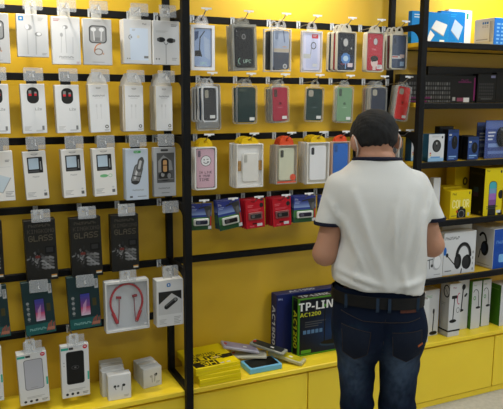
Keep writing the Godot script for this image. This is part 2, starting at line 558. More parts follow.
func printed(key: String, aspect: float) -> StandardMaterial3D:
	if mats.has("p_" + key): return mats["p_" + key]
	var c: Cv
	var W := 110
	var g5 := gry(0.45)
	var g7 := gry(0.66)
	match key:
		"pods_blue_logo":
			c = Cv.new(W, aspect, gry(0.86))
			c.rr(7, 7, 15, 14, 2, Color(0.12, 0.5, 0.78)); c.rr(11, 10, 7, 8, 3, gry(0.9))
			c.lines(68, 10, 18, 3, 4, gry(0.72))
			c.ln(33, 45, 33, 128, 3, gry(0.76)); c.ln(60, 68, 59, 128, 3, gry(0.74))
			c.el(37, 42, 11, 9, gry(0.62)); c.el(33, 41, 6, 8, gry(0.93)); c.el(68, 63, 11, 7, gry(0.6)); c.el(70, 62, 7, 5, gry(0.93))
			c.lines(78, c.hh - 13, 15, 2, 4, g7)
		"pods_thin":
			c = Cv.new(W, aspect, gry(0.88))
			c.lines(7, 8, 22, 2, 5, Color(0.72, 0.45, 0.42))
			c.ln(48, 45, 50, 125, 2.4, gry(0.76)); c.ln(34, 70, 31, 125, 2.4, gry(0.78)); c.ln(74, 70, 72, 128, 3, gry(0.8))
			c.el(48, 36, 9, 7, gry(0.6)); c.el(44, 37, 4, 5, gry(0.92)); c.el(34, 63, 5, 7, gry(0.68))
			c.sq(24, c.hh - 29, 8, 6, gry(0.5), 1.25)
			c.rr(30, c.hh - 20, 45, 1.6, 0, g7); c.lines(84, c.hh - 10, 10, 2, 4, Color(0.7, 0.5, 0.5))
		"pods_six":
			c = Cv.new(W, aspect, gry(0.78))
			c.rr(20, 26, 62, 70, 14, gry(0.28)); c.rr(24, 30, 54, 62, 11, gry(0.6))
			c.el(36, 42, 9, 8, gry(0.88)); c.el(64, 42, 9, 8, gry(0.88)); c.ln(36, 46, 38, 84, 4, gry(0.85)); c.ln(64, 46, 62, 84, 4, gry(0.85))
			for i in 5: c.ln(42 + i * 4, 74, 42 + i * 4, 88, 1.6, gry(0.35))
			c.arc(52, 130, 14, 12, 0, TAU, 3.2, Color(0.5, 0.42, 0.38)); c.arc(60, 128, 22, 30, PI, PI * 1.5, 3.2, Color(0.78, 0.45, 0.25))
			c.tx(66, 132, "s", 8, Color(0.75, 0.45, 0.3)); c.lines(30, c.hh - 12, 42, 1, 4, gry(0.55)); c.lines(38, 8, 24, 1, 4, gry(0.6))
		"pods_blister":
			c = Cv.new(W, aspect, gry(0.86))
			c.rr(22, 30, 66, 112, 2, Color(0.84, 0.89, 0.95))
			c.sq(68, 12, 3, 6, gry(0.5)); c.lines(30, 34, 12, 2, 4, gry(0.7))
			c.arc(24, 62, 6, 7, PI * 0.5, PI * 1.6, 2.2, gry(0.5)); c.el(27, 62, 3, 4, gry(0.6)); c.el(52, 60, 5, 5, Color(0.88, 0.86, 0.8))
			c.rr(72, c.hh - 28, 16, 8, 1, gry(0.5)); c.rr(10, c.hh - 20, 4, 4, 0, g5); c.rr(18, c.hh - 20, 4, 4, 0, g5)
		"buds_black":
			c = Cv.new(W, aspect, gry(0.8))
			c.lines(68, 12, 24, 2, 5, g5); c.lines(10, 36, 44, 2, 4, gry(0.7))
			c.el(30, 68, 15, 9, gry(0.15)); c.el(66, 70, 15, 9, gry(0.15)); c.rr(14, 62, 10, 12, 4, gry(0.34)); c.rr(74, 64, 10, 12, 4, gry(0.34))
			c.ln(38, 74, 47, 86, 3, gry(0.5)); c.ln(58, 76, 49, 86, 3, gry(0.5)); c.ln(48, 84, 48, c.hh - 4, 3.4, gry(0.62))
			c.el(11, c.hh - 21, 3, 3, g5); c.el(21, c.hh - 21, 3, 3, g5); c.lines(70, c.hh - 26, 20, 2, 6, gry(0.6))
		"capsule":
			c = Cv.new(W, aspect, gry(0.9))
			c.rr(26, 15, 48, 70, 22, gry(0.16)); c.rr(33, 28, 12, 16, 1, gry(0.55)); c.rr(33, 42, 12, 10, 1, Color(0.85, 0.2, 0.24)); c.rr(56, 34, 10, 10, 1, gry(0.6)); c.rr(56, 42, 10, 10, 1, Color(0.85, 0.2, 0.24))
			c.tx(56, 104, "L2s", 11, gry(0.55)); c.lines(8, c.hh - 30, 28, 4, 5, gry(0.72)); c.rr(80, c.hh - 32, 9, 18, 1, gry(0.5)); c.lines(55, c.hh - 14, 34, 2, 4, gry(0.68))
		"cable":
			c = Cv.new(W, aspect, gry(0.89))
			c.arc(50, 16, 11, 5, 0, PI, 3, g7); c.rr(39, 14, 22, 3, 0, g7)
			c.sq(20, 52, 10, 8, gry(0.42), 0.9); c.lines(30, 66, 40, 1, 4, gry(0.74))
			c.ln(36, 108, 36, 170, 3, gry(0.83)); c.ln(58, 108, 58, 170, 3, gry(0.83)); c.rr(32, 98, 8, 14, 2, gry(0.8)); c.rr(54, 98, 8, 14, 2, gry(0.8))
			c.arc(82, c.hh - 28, 7, 7, 0, TAU, 4, gry(0.3)); c.lines(70, c.hh - 14, 24, 2, 4, gry(0.55))
		"reader", "reader_green":
			c = Cv.new(W, aspect, Color(0.9, 0.89, 0.87))
			c.arc(50, 11, 14, 5, 0, PI, 3, g7); c.rr(36, 10, 28, 2.5, 0, g7)
			c.rr(17, 26, 66, 72, 2, gry(0.13)); c.rr(22, 31, 44, 50, 2, Color(0.72, 0.79, 0.85)); c.rr(72, 46, 5, 40, 2, gry(0.6)); c.rr(22, 86, 44, 8, 1, gry(0.3))
			if key == "reader": c.sq(36, 112, 5, 7, gry(0.62))
			else:
				c.el(46, 122, 18, 7, Color(0.45, 0.72, 0.5)); c.arc(74, 122, 8, 7, 0, TAU, 1.6, Color(0.5, 0.75, 0.55))
			c.lines(8, c.hh - 34, 36, 4, 6, gry(0.68)); c.rr(79, c.hh - 28, 13, 14, 1, gry(0.42)); c.el(84, c.hh - 38, 5, 4, gry(0.75))
		"board":
			c = Cv.new(W, aspect, Color(0.9, 0.89, 0.87))
			c.lines(72, 34, 16, 2, 5, g5); c.lines(30, 60, 60, 1, 4, gry(0.8))
			c.tri([Vector2(-5, 70), Vector2(88, 104), Vector2(56, 160), Vector2(-5, 136)], Color(0.78, 0.83, 0.86)); c.ln(56, 160, 88, 104, 3, gry(0.62)); c.ln(56, 160, -5, 136, 3, gry(0.7))
			c.lines(66, c.hh - 36, 30, 4, 6, gry(0.6))
		"charger":
			c = Cv.new(W, aspect, Color(0.75, 0.79, 0.84))
			c.rr(36, 8, 32, 11, 5, Color(0.28, 0.62, 0.36)); c.sq(40, 11, 4, 5, gry(0.9))
			c.ln(56, 86, 42, 136, 40, gry(0.26)); c.ln(56, 86, 43, 132, 33, gry(0.5)); c.ln(52, 86, 40, 128, 9, gry(0.8)); c.ln(68, 54, 60, 88, 28, gry(0.34)); c.ln(66, 56, 59, 84, 11, gry(0.72)); c.el(71, 44, 8, 8, gry(0.3)); c.ln(34, 116, 66, 122, 5, gry(0.22))
			c.el(41, 146, 18, 7, gry(0.2))
			c.sq(28, c.hh - 46, 10, 6, gry(0.5), 1.0); c.rr(16, c.hh - 18, 12, 8, 0, gry(0.35)); c.lines(50, c.hh - 16, 40, 1, 6, gry(0.45))
		"gold":
			c = Cv.new(W, aspect, Color(0.66, 0.67, 0.68))
			c.rr(32, 8, 34, 9, 4, gry(0.25))
			c.rr(14, 24, 80, 132, 1, gry(0.32)); c.tri([Vector2(20, 60), Vector2(44, 34), Vector2(80, 60), Vector2(86, 100), Vector2(20, 110)], gry(0.55)); c.el(52, 126, 30, 22, gry(0.16)); c.el(40, 120, 8, 10, gry(0.6)); c.el(70, 126, 9, 12, gry(0.5)); c.ln(20, 140, 88, 140, 4, gry(0.5))
			c.rr(34, 48, 34, 68, 14, gry(0.08)); c.rr(42, 56, 18, 52, 6, Color(0.78, 0.6, 0.4)); c.rr(42, 76, 18, 5, 0, Color(0.4, 0.28, 0.18))
			c.sq(20, c.hh - 40, 10, 6, gry(0.35), 1.05); c.lines(34, c.hh - 18, 36, 1, 6, gry(0.45))
		"glass_dark":
			c = Cv.new(140, aspect, Color(0.115, 0.11, 0.1))
			c.sq(14, 14, 8, 9, Color(0.34, 0.32, 0.27), 1.15); c.tx(10, 30, "KINGKONG", 13, Color(0.3, 0.28, 0.24), 0.98); c.tx(12, 50, "GLASS", 19, Color(0.36, 0.33, 0.27), 0.98)
			for i in 46:                                            # torn grey brush marks in place of the printed figure
				var a := rng.randf_range(0, TAU)
				var q := Vector2(34 + 26 * cos(a) * rng.randf(), 124 + 40 * sin(a) * rng.randf())
				c.ln(q.x, q.y, q.x + rng.randf_range(-7, 7), q.y + rng.randf_range(2, 9), rng.randf_range(2, 6), gry(rng.randf_range(0.04, 0.5)))
			c.rr(30, 116, 16, 9, 3, Color(0.4, 0.16, 0.14))
			for i in 12: c.ln(52 + (i % 3) * 12, 124 + (i / 3) * 11, 62 + (i % 3) * 12, 128 + (i / 3) * 11, 8, gry(0.34 + 0.06 * (i % 4)))
			c.rr(62, 88, 32, 26, 3, gry(0.03)); c.rr(66, 92, 22, 16, 2, gry(0.17))
			c.rr(78, c.hh - 17, 18, 9, 0, Color(0.78, 0.78, 0.74)); c.rr(78, c.hh - 17, 18, 4, 0, Color(0.75, 0.52, 0.2))
		"glass_teal":
			c = Cv.new(140, aspect, Color(0.1, 0.19, 0.2))
			c.rr(0, c.hh * 0.8, 100, c.hh * 0.2, 0, Color(0.11, 0.34, 0.33))
			c.rr(36, 58, 34, 76, 3, gry(0.08))
			for i in 36:
				var q2 := i / 36.0
				c.rr(38, 60 + i * 2.0, 30, 2.2, 0, Color(0.22, 0.25, 0.6).lerp(Color(0.72, 0.28, 0.42), q2) if i < 22 else Color(0.72, 0.28, 0.42).lerp(Color(0.8, 0.78, 0.85), (i - 22) / 14.0))
			c.tri([Vector2(42, 128), Vector2(46, 96), Vector2(58, 78), Vector2(54, 118)], Color(0.85, 0.72, 0.8, 0.6))
			c.rr(76, 78, 13, 26, 2, Color(0.27, 0.24, 0.12))
			for i in 4:
				c.el(15, 70 + i * 17, 5, 5, gry(0.55)); c.rr(12, 77 + i * 17, 7, 2, 0, gry(0.45))
			c.rr(86, 14, 12, 32, 1, gry(0.66)); c.lines(88, 18, 8, 6, 4, gry(0.3))
			c.sq(14, c.hh - 22, 8, 8, Color(0.6, 0.75, 0.73), 1.0)
			for i in 5:
				c.ln(70 + i * 6, c.hh - 8, 78 + i * 5, c.hh - 30 - 4 * (i % 3), 3, Color(0.62, 0.3, 0.25)); c.el(76 + i * 4, c.hh - 14, 5, 5, Color(0.66, 0.42, 0.34))
		"device":
			c = Cv.new(W, aspect, gry(0.88))
			c.rr(38, 12, 14, 13, 4, Color(0.12, 0.42, 0.75)); c.rr(42, 15, 6, 7, 1, gry(0.9))
			c.rr(7, 42, 86, 86, 0, gry(0.16)); c.tri([Vector2(7, 88), Vector2(56, 50), Vector2(93, 76), Vector2(93, 128), Vector2(7, 128)], gry(0.8))
			c.ln(36, 100, 70, 76, 17, gry(0.14)); c.ln(34, 96, 66, 74, 5, gry(0.36)); c.el(70, 74, 5, 7, gry(0.5))
			c.lines(9, c.hh - 28, 26, 4, 5, gry(0.72)); c.lines(64, c.hh - 34, 26, 5, 6, gry(0.66))
		"bank_white", "bank_black":
			c = Cv.new(140, aspect, gry(0.87))
			c.rr(1, 8, 26, 9, 0, Color(0.2, 0.66, 0.58)); c.rr(29, 8, 16, 9, 2, gry(0.25)); c.el(87, 11, 8, 8, Color(0.78, 0.16, 0.22)); c.rr(83, 9, 8, 3, 0, gry(0.9))
			if key == "bank_white":
				c.rr(21, 26, 64, 126, 9, gry(0.42)); c.rr(23, 28, 60, 122, 8, Color(0.72, 0.72, 0.75)); c.lines(40, 142, 24, 1, 4, gry(0.6))
			else:
				c.rr(18, 24, 64, 126, 9, gry(0.3)); c.rr(19.5, 25.5, 61, 123, 8, gry(0.09)); c.arc(50, 86, 13, 7, 0, TAU, 1.6, gry(0.35)); c.rr(46, 83, 8, 6, 2, gry(0.4)); c.rr(8, 62, 4, 4, 2, gry(0.6)); c.rr(8, 74, 4, 4, 2, gry(0.6))
			c.rr(93, 108, 7, 32, 0, Color(0.24, 0.68, 0.58)); c.lines(24, c.hh - 32, 60, 2, 5, gry(0.7))
			for i in 3: c.el(18 + i * 19, c.hh - 13, 5, 5, gry(0.2))
			c.lines(74, c.hh - 16, 20, 2, 5, g5)
		"airbox_a":
			c = Cv.new(W, aspect, gry(0.9))
			c.el(30, 52, 6, 6, gry(0.2)); c.el(44, 52, 5, 5, gry(0.4)); c.ln(30, 56, 34, 66, 4, gry(0.5)); c.el(68, 50, 7, 6, gry(0.18)); c.ln(62, 54, 60, 72, 5, gry(0.6)); c.lines(68, c.hh - 20, 22, 2, 5, gry(0.65))
		"airbox_b":
			c = Cv.new(W, aspect, gry(0.9))
			c.el(42, 44, 8, 6, gry(0.7)); c.ln(46, 46, 48, 74, 6, gry(0.74)); c.el(66, 40, 9, 7, gry(0.5)); c.el(70, 36, 5, 5, gry(0.2)); c.ln(62, 44, 60, 72, 6, gry(0.7)); c.lines(68, c.hh - 26, 22, 2, 6, gry(0.66))
		"usb_blue":
			c = Cv.new(W, aspect, Color(0.2, 0.27, 0.55))
			for i in 20: c.rr(0, i * 2.6, 100, 2.8, 0, Color(0.19, 0.23, 0.5).lerp(Color(0.6, 0.7, 0.85), maxf(0.0, i - 8.0) / 12.0))
			c.rr(0, c.hh * 0.52, 100, c.hh * 0.48, 0, Color(0.28, 0.47, 0.26)); c.rr(0, c.hh * 0.8, 100, c.hh * 0.2, 0, Color(0.17, 0.33, 0.2))
			c.tri([Vector2(62, 16), Vector2(98, 8), Vector2(96, 60), Vector2(80, 70)], gry(0.3)); c.el(80, 22, 16, 10, gry(0.22)); c.el(88, 46, 8, 16, gry(0.4)); c.ln(40, 22, 70, 16, 6, gry(0.18))
			c.sq(6, 10, 2, 9, gry(0.75)); c.lines(6, 24, 24, 2, 6, Color(0.6, 0.66, 0.82))
			c.rr(92, c.hh * 0.5, 8, c.hh * 0.42, 0, Color(0.7, 0.2, 0.2)); c.rr(84, c.hh * 0.86, 16, c.hh * 0.12, 0, gry(0.8))
		"usb_red":
			c = Cv.new(W, aspect, Color(0.72, 0.09, 0.15))
			c.sq(30, 8, 3, 8, Color(0.3, 0.04, 0.08)); c.el(84, 32, 10, 11, gry(0.14)); c.el(86, 6, 9, 6, gry(0.18)); c.lines(12, 28, 30, 2, 7, Color(0.85, 0.45, 0.48)); c.lines(14, 48, 66, 2, 6, Color(0.84, 0.36, 0.4))
			c.rr(34, c.hh - 26, 24, 8, 2, Color(0.3, 0.04, 0.06)); c.rr(58, c.hh - 22, 28, 14, 1, gry(0.82)); c.sq(20, c.hh - 13, 4, 7, Color(0.88, 0.6, 0.6))
		"case_blue_branch":
			c = Cv.new(W, aspect, Color(0.66, 0.74, 0.88))
			c.ln(60, 14, 34, 48, 5, gry(0.2)); c.ln(34, 48, 30, 110, 5, gry(0.2)); c.ln(30, 110, 42, 150, 6, gry(0.22)); c.tri([Vector2(0, 18), Vector2(26, 14), Vector2(22, 52), Vector2(0, 70)], Color(0.34, 0.4, 0.55)); c.tri([Vector2(0, 120), Vector2(30, 118), Vector2(40, 150), Vector2(0, 150)], gry(0.25))
			c.tri([Vector2(56, 40), Vector2(90, 60), Vector2(92, 170), Vector2(60, 150)], Color(0.74, 0.8, 0.9)); c.tx(34, c.hh - 26, "UPC", 15, Color(0.72, 0.88, 0.82), 1.1)
		"case_black_upc":
			c = Cv.new(W, aspect, Color(0.13, 0.135, 0.145))
			c.el(10, 16, 4, 5, gry(0.45)); c.el(12, 36, 3, 3, gry(0.4)); c.arc(48, 42, 9, 11, 0, TAU, 5, gry(0.5)); c.el(48, 42, 5, 6, gry(0.24))
			c.tx(42, c.hh - 36, "UPC", 17, Color(0.75, 0.88, 0.8), 1.05); c.arc(26, c.hh - 28, 10, 14, PI * 0.5, PI * 1.5, 3, Color(0.6, 0.8, 0.7))
		"case_sunset":
			c = Cv.new(W, aspect, Color(0.62, 0.67, 0.76))
			c.rr(0, c.hh * 0.46, 100, 20, 0, Color(0.7, 0.66, 0.6)); c.rr(0, c.hh * 0.56, 100, c.hh * 0.44, 0, Color(0.3, 0.32, 0.37)); c.ln(62, 0, 70, 60, 7, Color(0.4, 0.44, 0.55)); c.rr(58, c.hh * 0.4, 24, 5, 2, Color(0.78, 0.6, 0.45)); c.rr(10, 12, 18, 36, 7, Color(0.5, 0.55, 0.64)); c.el(74, c.hh - 18, 13, 13, gry(0.78)); c.el(74, c.hh - 18, 8, 8, gry(0.5))
		"case_clear":
			c = Cv.new(W, aspect, Color(0.84, 0.84, 0.93))
			c.rr(16, 10, 68, c.hh - 20, 10, Color(0.78, 0.8, 0.92)); c.rr(50, 6, 36, 20, 1, Color(0.78, 0.16, 0.22)); c.lines(56, 10, 22, 2, 6, gry(0.85)); c.arc(60, 62, 14, 16, 0, TAU, 4, gry(0.3)); c.ln(48, 66, 42, 120, 3, gry(0.5)); c.rr(0, 104, 44, 22, 1, Color(0.75, 0.76, 0.75)); c.rr(56, c.hh - 34, 26, 15, 1, gry(0.88))
		"case_blue_splash":
			c = Cv.new(W, aspect, Color(0.1, 0.12, 0.15))
			c.tri([Vector2(0, 120), Vector2(40, 96), Vector2(100, 110), Vector2(100, 240), Vector2(0, 240)], Color(0.07, 0.13, 0.24))
			c.el(46, 46, 16, 21, gry(0.42)); c.el(46, 46, 13, 18, gry(0.72)); c.el(80, 74, 4, 5, gry(0.7)); c.el(22, 30, 3, 4, gry(0.5))
			for i in 9:
				var a2 := TAU * i / 9.0
				c.el(48 + 18 * cos(a2), 124 + 18 * sin(a2), 10, 10, Color(0.3, 0.5, 0.75))
			c.el(48, 124, 15, 14, Color(0.72, 0.82, 0.9)); c.sq(20, 148, 6, 8, Color(0.72, 0.25, 0.3)); c.ln(48, 150, 48, 172, 6, Color(0.5, 0.65, 0.82)); c.rr(60, c.hh - 34, 30, 20, 1, Color(0.85, 0.78, 0.8))
		"case_red_face":
			c = Cv.new(W, aspect, Color(0.72, 0.16, 0.22))
			c.el(52, 42, 16, 21, Color(0.5, 0.1, 0.14)); c.el(52, 42, 12, 17, gry(0.74)); c.el(18, 26, 3, 3, gry(0.6)); c.sq(34, 78, 3, 9, Color(0.88, 0.72, 0.72))
			c.el(48, 150, 22, 26, Color(0.86, 0.78, 0.76)); c.rr(38, 168, 20, 30, 4, Color(0.84, 0.76, 0.74)); c.el(48, 130, 25, 15, gry(0.1)); c.el(36, 138, 8, 9, gry(0.1)); c.rr(64, c.hh - 30, 34, 22, 1, gry(0.85)); c.lines(68, c.hh - 26, 24, 3, 5, gry(0.5))
		"case_slate":
			c = Cv.new(W, aspect, Color(0.27, 0.31, 0.4))
			c.rr(12, 16, 14, 34, 6, Color(0.2, 0.23, 0.3)); c.rr(0, c.hh * 0.62, 70, 18, 0, gry(0.8)); c.rr(4, c.hh * 0.64, 40, 7, 0, Color(0.75, 0.25, 0.22)); c.rr(58, c.hh * 0.58, 34, 20, 2, Color(0.75, 0.66, 0.62)); c.rr(60, c.hh * 0.8, 30, 26, 1, Color(0.55, 0.66, 0.78))
		"case_pink":
			c = Cv.new(W, aspect, Color(0.86, 0.7, 0.75))
			c.rr(8, 8, 15, 34, 6, Color(0.5, 0.42, 0.48)); c.el(52, 62, 29, 28, gry(0.35)); c.el(52, 62, 26, 25, gry(0.93)); c.el(42, 56, 3, 4, gry(0.15)); c.ln(56, 54, 66, 54, 3, gry(0.2)); c.arc(52, 66, 13, 9, 0.1, PI - 0.3, 3, gry(0.2)); c.tri([Vector2(60, 64), Vector2(72, 68), Vector2(60, 74)], gry(0.2))
			c.tx(14, 116, "IN LIVE", 12, Color(0.28, 0.2, 0.24), 1.0); c.tx(14, 134, "A YEAR", 12, Color(0.28, 0.2, 0.24), 1.0); c.tx(14, 152, "TIME", 14, Color(0.3, 0.22, 0.26), 1.2)
		"plain_case":
			c = Cv.new(W, aspect, gry(0.82))
		"hdd":
			c = Cv.new(160, aspect, Color(0.05, 0.47, 0.75))
			c.tri([Vector2(0, 0), Vector2(24, 0), Vector2(30, c.hh * 0.45), Vector2(56, c.hh * 0.74), Vector2(40, c.hh), Vector2(0, c.hh)], Color(0.06, 0.5, 0.78))
			c.tri([Vector2(38, c.hh), Vector2(50, c.hh * 0.55), Vector2(62, c.hh * 0.7), Vector2(46, c.hh)], gry(0.86))
			c.tri([Vector2(52, c.hh * 0.5), Vector2(64, c.hh * 0.24), Vector2(96, c.hh * 0.36), Vector2(86, c.hh * 0.72)], Color(0.8, 0.82, 0.84)); c.ln(52, c.hh * 0.5, 86, c.hh * 0.72, 2, gry(0.55)); c.rr(76, c.hh * 0.84, 13, 7, 0, gry(0.86)); c.lines(6, 6, 18, 2, 5, gry(0.85))
		"hdd_b":
			c = Cv.new(160, aspect, Color(0.05, 0.43, 0.72))
			c.tri([Vector2(44, c.hh * 0.55), Vector2(58, c.hh * 0.22), Vector2(92, c.hh * 0.42), Vector2(76, c.hh * 0.82)], Color(0.62, 0.7, 0.8)); c.ln(44, c.hh * 0.55, 76, c.hh * 0.82, 2, gry(0.5)); c.rr(80, c.hh * 0.88, 12, 6, 0, gry(0.85)); c.lines(40, 8, 24, 2, 6, Color(0.1, 0.55, 0.82))
		"white_blue":
			c = Cv.new(160, aspect, gry(0.9))
			c.rr(0, c.hh - 16, 86, 16, 0, Color(0.89, 0.86, 0.78)); c.rr(10, c.hh - 24, 60, 3, 0, gry(0.6))
			for i in 3:
				c.rr(40 + i * 11, 12, 8, 8, 1, Color(0.2, 0.45, 0.75)); c.lines(40 + i * 11, 25, 8, 2, 5, gry(0.6))
			for i in 3: c.ln(80 + i * 6, 12, 80 + i * 6, c.hh - 14, 3, gry(0.45 + 0.1 * i))
		"adapter_front":
			c = Cv.new(W, aspect, Color(0.13, 0.42, 0.74))
			for i in 3: c.lines(10 + i * 16, 14, 12, 6, 10, Color(0.5, 0.7, 0.88))
		"keyboard", "keyboard_b":
			c = Cv.new(256, aspect, gry(0.045))
			var x0 := 12.0 if key == "keyboard" else 18.0
			for j in 5:
				for i in 18: c.rr(x0 + i * 3.0 + j * 0.3, c.hh * 0.26 + j * 4.6, 2.1, 3.2, 0.5, gry(0.3 if (i + j) % 4 else 0.4))
			c.sq(80, c.hh * 0.14, 4, 3, Color(0.5, 0.1, 0.38)); c.lines(76, c.hh * 0.22, 18, 1, 3, Color(0.4, 0.08, 0.3)); c.lines(14, c.hh * 0.8, 26, 2, 4, Color(0.38, 0.06, 0.3)); c.rr(69, c.hh * 0.8, 4, 4, 0, gry(0.6)); c.rr(75, c.hh * 0.82, 11, 4, 0, Color(0.5, 0.25, 0.34)); c.rr(84, c.hh * 0.82, 8, 5, 0, gry(0.8))
			c.rr(97.4, 2, 2.0, c.hh - 4, 0, Color(0.5, 0.08, 0.36))
		"keyboard_c":
			c = Cv.new(140, aspect, gry(0.05))
			for j in 5:
				for i in 8: c.rr(8 + i * 10, c.hh * 0.32 + j * 13, 7, 9, 1, gry(0.2))
			c.rr(70, 6, 24, 10, 0, Color(0.5, 0.5, 0.65)); c.lines(20, c.hh - 16, 60, 1, 6, gry(0.4))
		"mouse_white":
			c = Cv.new(W, aspect, gry(0.85))
			c.rr(0, c.hh - 24, 100, 24, 0, Color(0.6, 0.76, 0.88)); c.lines(22, 12, 52, 2, 6, g7); c.el(52, 78, 27, 40, gry(0.1)); c.el(52, 78, 20, 33, gry(0.26)); c.ln(52, 42, 52, 80, 4, gry(0.05)); c.rr(48, 52, 8, 16, 3, gry(0.7)); c.el(86, 22, 5, 8, gry(0.3)); c.el(15, 124, 5, 5, Color(0.85, 0.3, 0.3)); c.el(15, 136, 5, 5, Color(0.9, 0.7, 0.2)); c.rr(16, c.hh - 34, 60, 10, 0, Color(0.4, 0.62, 0.82))
		"mouse_blue", "mouse_blue_b":
			c = Cv.new(W, aspect, Color(0.16, 0.27, 0.5))
			c.rr(4, 4, 92, 20, 0, Color(0.14, 0.22, 0.38)); c.el(62, 92 if key == "mouse_blue" else 78, 27, 48 if key == "mouse_blue" else 38, gry(0.07)); c.ln(62, 52, 62, 84, 4, gry(0.3)); c.rr(10, 32, 24, 12, 3, gry(0.75)); c.lines(10, 56, 22, 3, 8, Color(0.5, 0.62, 0.8)); c.rr(14, c.hh - 34, 70, 9, 0, Color(0.55, 0.7, 0.88)); c.rr(14, c.hh - 18, 50, 6, 0, Color(0.5, 0.62, 0.8))
		"mouse_card":
			c = Cv.new(W, aspect, Color(0.2, 0.29, 0.55))
			c.rr(0, 0, 100, 22, 0, Color(0.34, 0.42, 0.66)); c.lines(10, 30, 26, 3, 9, gry(0.85)); c.rr(12, c.hh - 40, 52, 10, 0, Color(0.5, 0.6, 0.8)); c.rr(12, c.hh - 20, 70, 8, 0, Color(0.4, 0.5, 0.74))
		"speaker_color":
			c = Cv.new(140, aspect, Color(0.88, 0.78, 0.03))
			c.sq(10, 9, 3, 8, Color(0.3, 0.26, 0.05)); c.rr(88, 6, 5, 10, 2, gry(0.2)); c.tx(10, 34, "COLOR", 30, Color(0.98, 0.93, 0.62), 0.64); c.tx(11.5, 35, "COLOR", 30, Color(0.98, 0.93, 0.62), 0.64); c.rr(34, 68, 42, 40, 10, gry(0.1)); c.el(55, 88, 15, 15, gry(0.5)); c.el(55, 88, 12, 12, gry(0.12)); c.el(34, 78, 5, 5, Color(0.75, 0.3, 0.1)); c.rr(46, 60, 16, 10, 3, gry(0.15)); c.lines(8, c.hh - 10, 30, 1, 5, gry(0.3)); c.rr(84, c.hh - 18, 9, 12, 1, gry(0.8))
		"speaker_tall":
			c = Cv.new(140, aspect, Color(0.88, 0.79, 0.03))
			c.sq(8, 8, 3, 7, Color(0.3, 0.26, 0.05)); c.el(86, 16, 5, 6, gry(0.2)); c.rr(24, 54, 42, 158, 16, gry(0.1)); c.rr(26, 56, 38, 52, 14, Color(0.28, 0.66, 0.7)); c.rr(26, 84, 38, 26, 0, Color(0.45, 0.6, 0.74)); c.rr(26, 104, 38, 30, 0, Color(0.62, 0.42, 0.72)); c.rr(26, 130, 38, 22, 0, Color(0.5, 0.32, 0.56)); c.el(90, 110, 14, 18, gry(0.1)); c.el(90, 190, 12, 16, gry(0.12)); c.lines(16, c.hh - 40, 60, 2, 8, gry(0.25)); c.rr(70, c.hh - 22, 24, 12, 0, gry(0.85))
		"speaker_side":
			c = Cv.new(140, aspect, Color(0.07, 0.065, 0.03))
			c.sq(16, 22, 9, 11, Color(0.3, 0.27, 0.05), 0.9); c.rr(30, 86, 36, 68, 14, Color(0.05, 0.05, 0.05)); c.rr(32, 88, 32, 26, 8, Color(0.16, 0.25, 0.26)); c.rr(32, 112, 32, 20, 0, Color(0.22, 0.13, 0.2)); c.el(78, c.hh - 16, 6, 6, Color(0.4, 0.34, 0.05))
		"speaker_yellow_side":
			c = Cv.new(W, aspect, Color(0.8, 0.68, 0.05))
			c.arc(56, 70, 10, 14, 0, TAU, 8, Color(0.25, 0.2, 0.05))
		"headset":
			c = Cv.new(180, aspect, gry(0.84))
			c.sq(4, 10, 7, 7, gry(0.3), 1.05); c.el(4, 44, 5, 10, Color(0.12, 0.4, 0.75))
			c.arc(62, 60, 21, 30, PI, TAU, 8, gry(0.08)); c.arc(62, 60, 18, 26, PI, TAU, 3, gry(0.3)); c.el(45, 72, 11, 19, gry(0.07)); c.el(74, 76, 13, 18, gry(0.05)); c.el(69, 76, 11, 16, gry(0.16)); c.el(43, 72, 6, 12, gry(0.2))
			c.ln(38, 82, 12, 56, 2.4, gry(0.1)); c.el(11, 54, 4, 5, gry(0.1)); c.ln(58, 92, 56, 108, 3, gry(0.1)); c.lines(6, c.hh - 12, 20, 1, 5, gry(0.4)); c.lines(90, 50, 5, 4, 14, gry(0.6))
		"headset_white":
			c = Cv.new(W, aspect, gry(0.84))
			c.el(70, 62, 22, 30, gry(0.7)); c.el(74, 62, 16, 24, gry(0.9)); c.ln(30, 52, 52, 50, 3, gry(0.2)); c.ln(38, 50, 40, 84, 3, gry(0.3)); c.el(50, 74, 5, 6, gry(0.2))
			c.lines(60, c.hh - 14, 30, 1, 6, gry(0.6))
		"headset_side":
			c = Cv.new(140, aspect, gry(0.8))
			c.arc(36, 68, 22, 40, -PI * 0.75, 0.0, 10, gry(0.1)); c.el(50, 92, 22, 32, gry(0.06)); c.el(44, 92, 14, 22, Color(0.14, 0.18, 0.26)); c.ln(26, 100, 18, 138, 5, gry(0.12)); c.lines(10, c.hh - 14, 70, 1, 6, gry(0.5))
		"headset_blue":
			c = Cv.new(W, aspect, Color(0.1, 0.3, 0.66))
			c.sq(10, 34, 6, 9, Color(0.45, 0.62, 0.86)); c.rr(22, c.hh - 42, 36, 24, 5, Color(0.5, 0.72, 0.92))
		"mic_a":
			c = Cv.new(W, aspect, gry(0.84))
			c.sq(20, 26, 3, 14, Color(0.5, 0.7, 0.52)); c.ln(70, 120, 66, 210, 6, gry(0.1)); c.el(70, 224, 24, 10, gry(0.1)); c.el(68, 112, 6, 14, gry(0.15)); c.el(20, 250, 12, 10, gry(0.5))
		"mic_b":
			c = Cv.new(W, aspect, gry(0.84))
			c.sq(28, 24, 3, 12, Color(0.6, 0.3, 0.36)); c.rr(20, 84, 46, 22, 5, gry(0.08)); c.ln(44, 100, 38, 250, 8, gry(0.1)); c.el(38, 262, 30, 12, gry(0.08)); c.arc(82, 110, 14, 38, PI * 0.4, PI * 1.6, 6, Color(0.75, 0.3, 0.4)); c.arc(78, 190, 12, 18, 0, TAU, 4, gry(0.45))
		"mic_side":
			c = Cv.new(W, aspect, gry(0.74))
			c.arc(68, 60, 30, 44, 0, TAU, 9, gry(0.12)); c.ln(50, 40, 90, 90, 4, gry(0.2)); c.lines(20, 150, 40, 2, 12, gry(0.6))
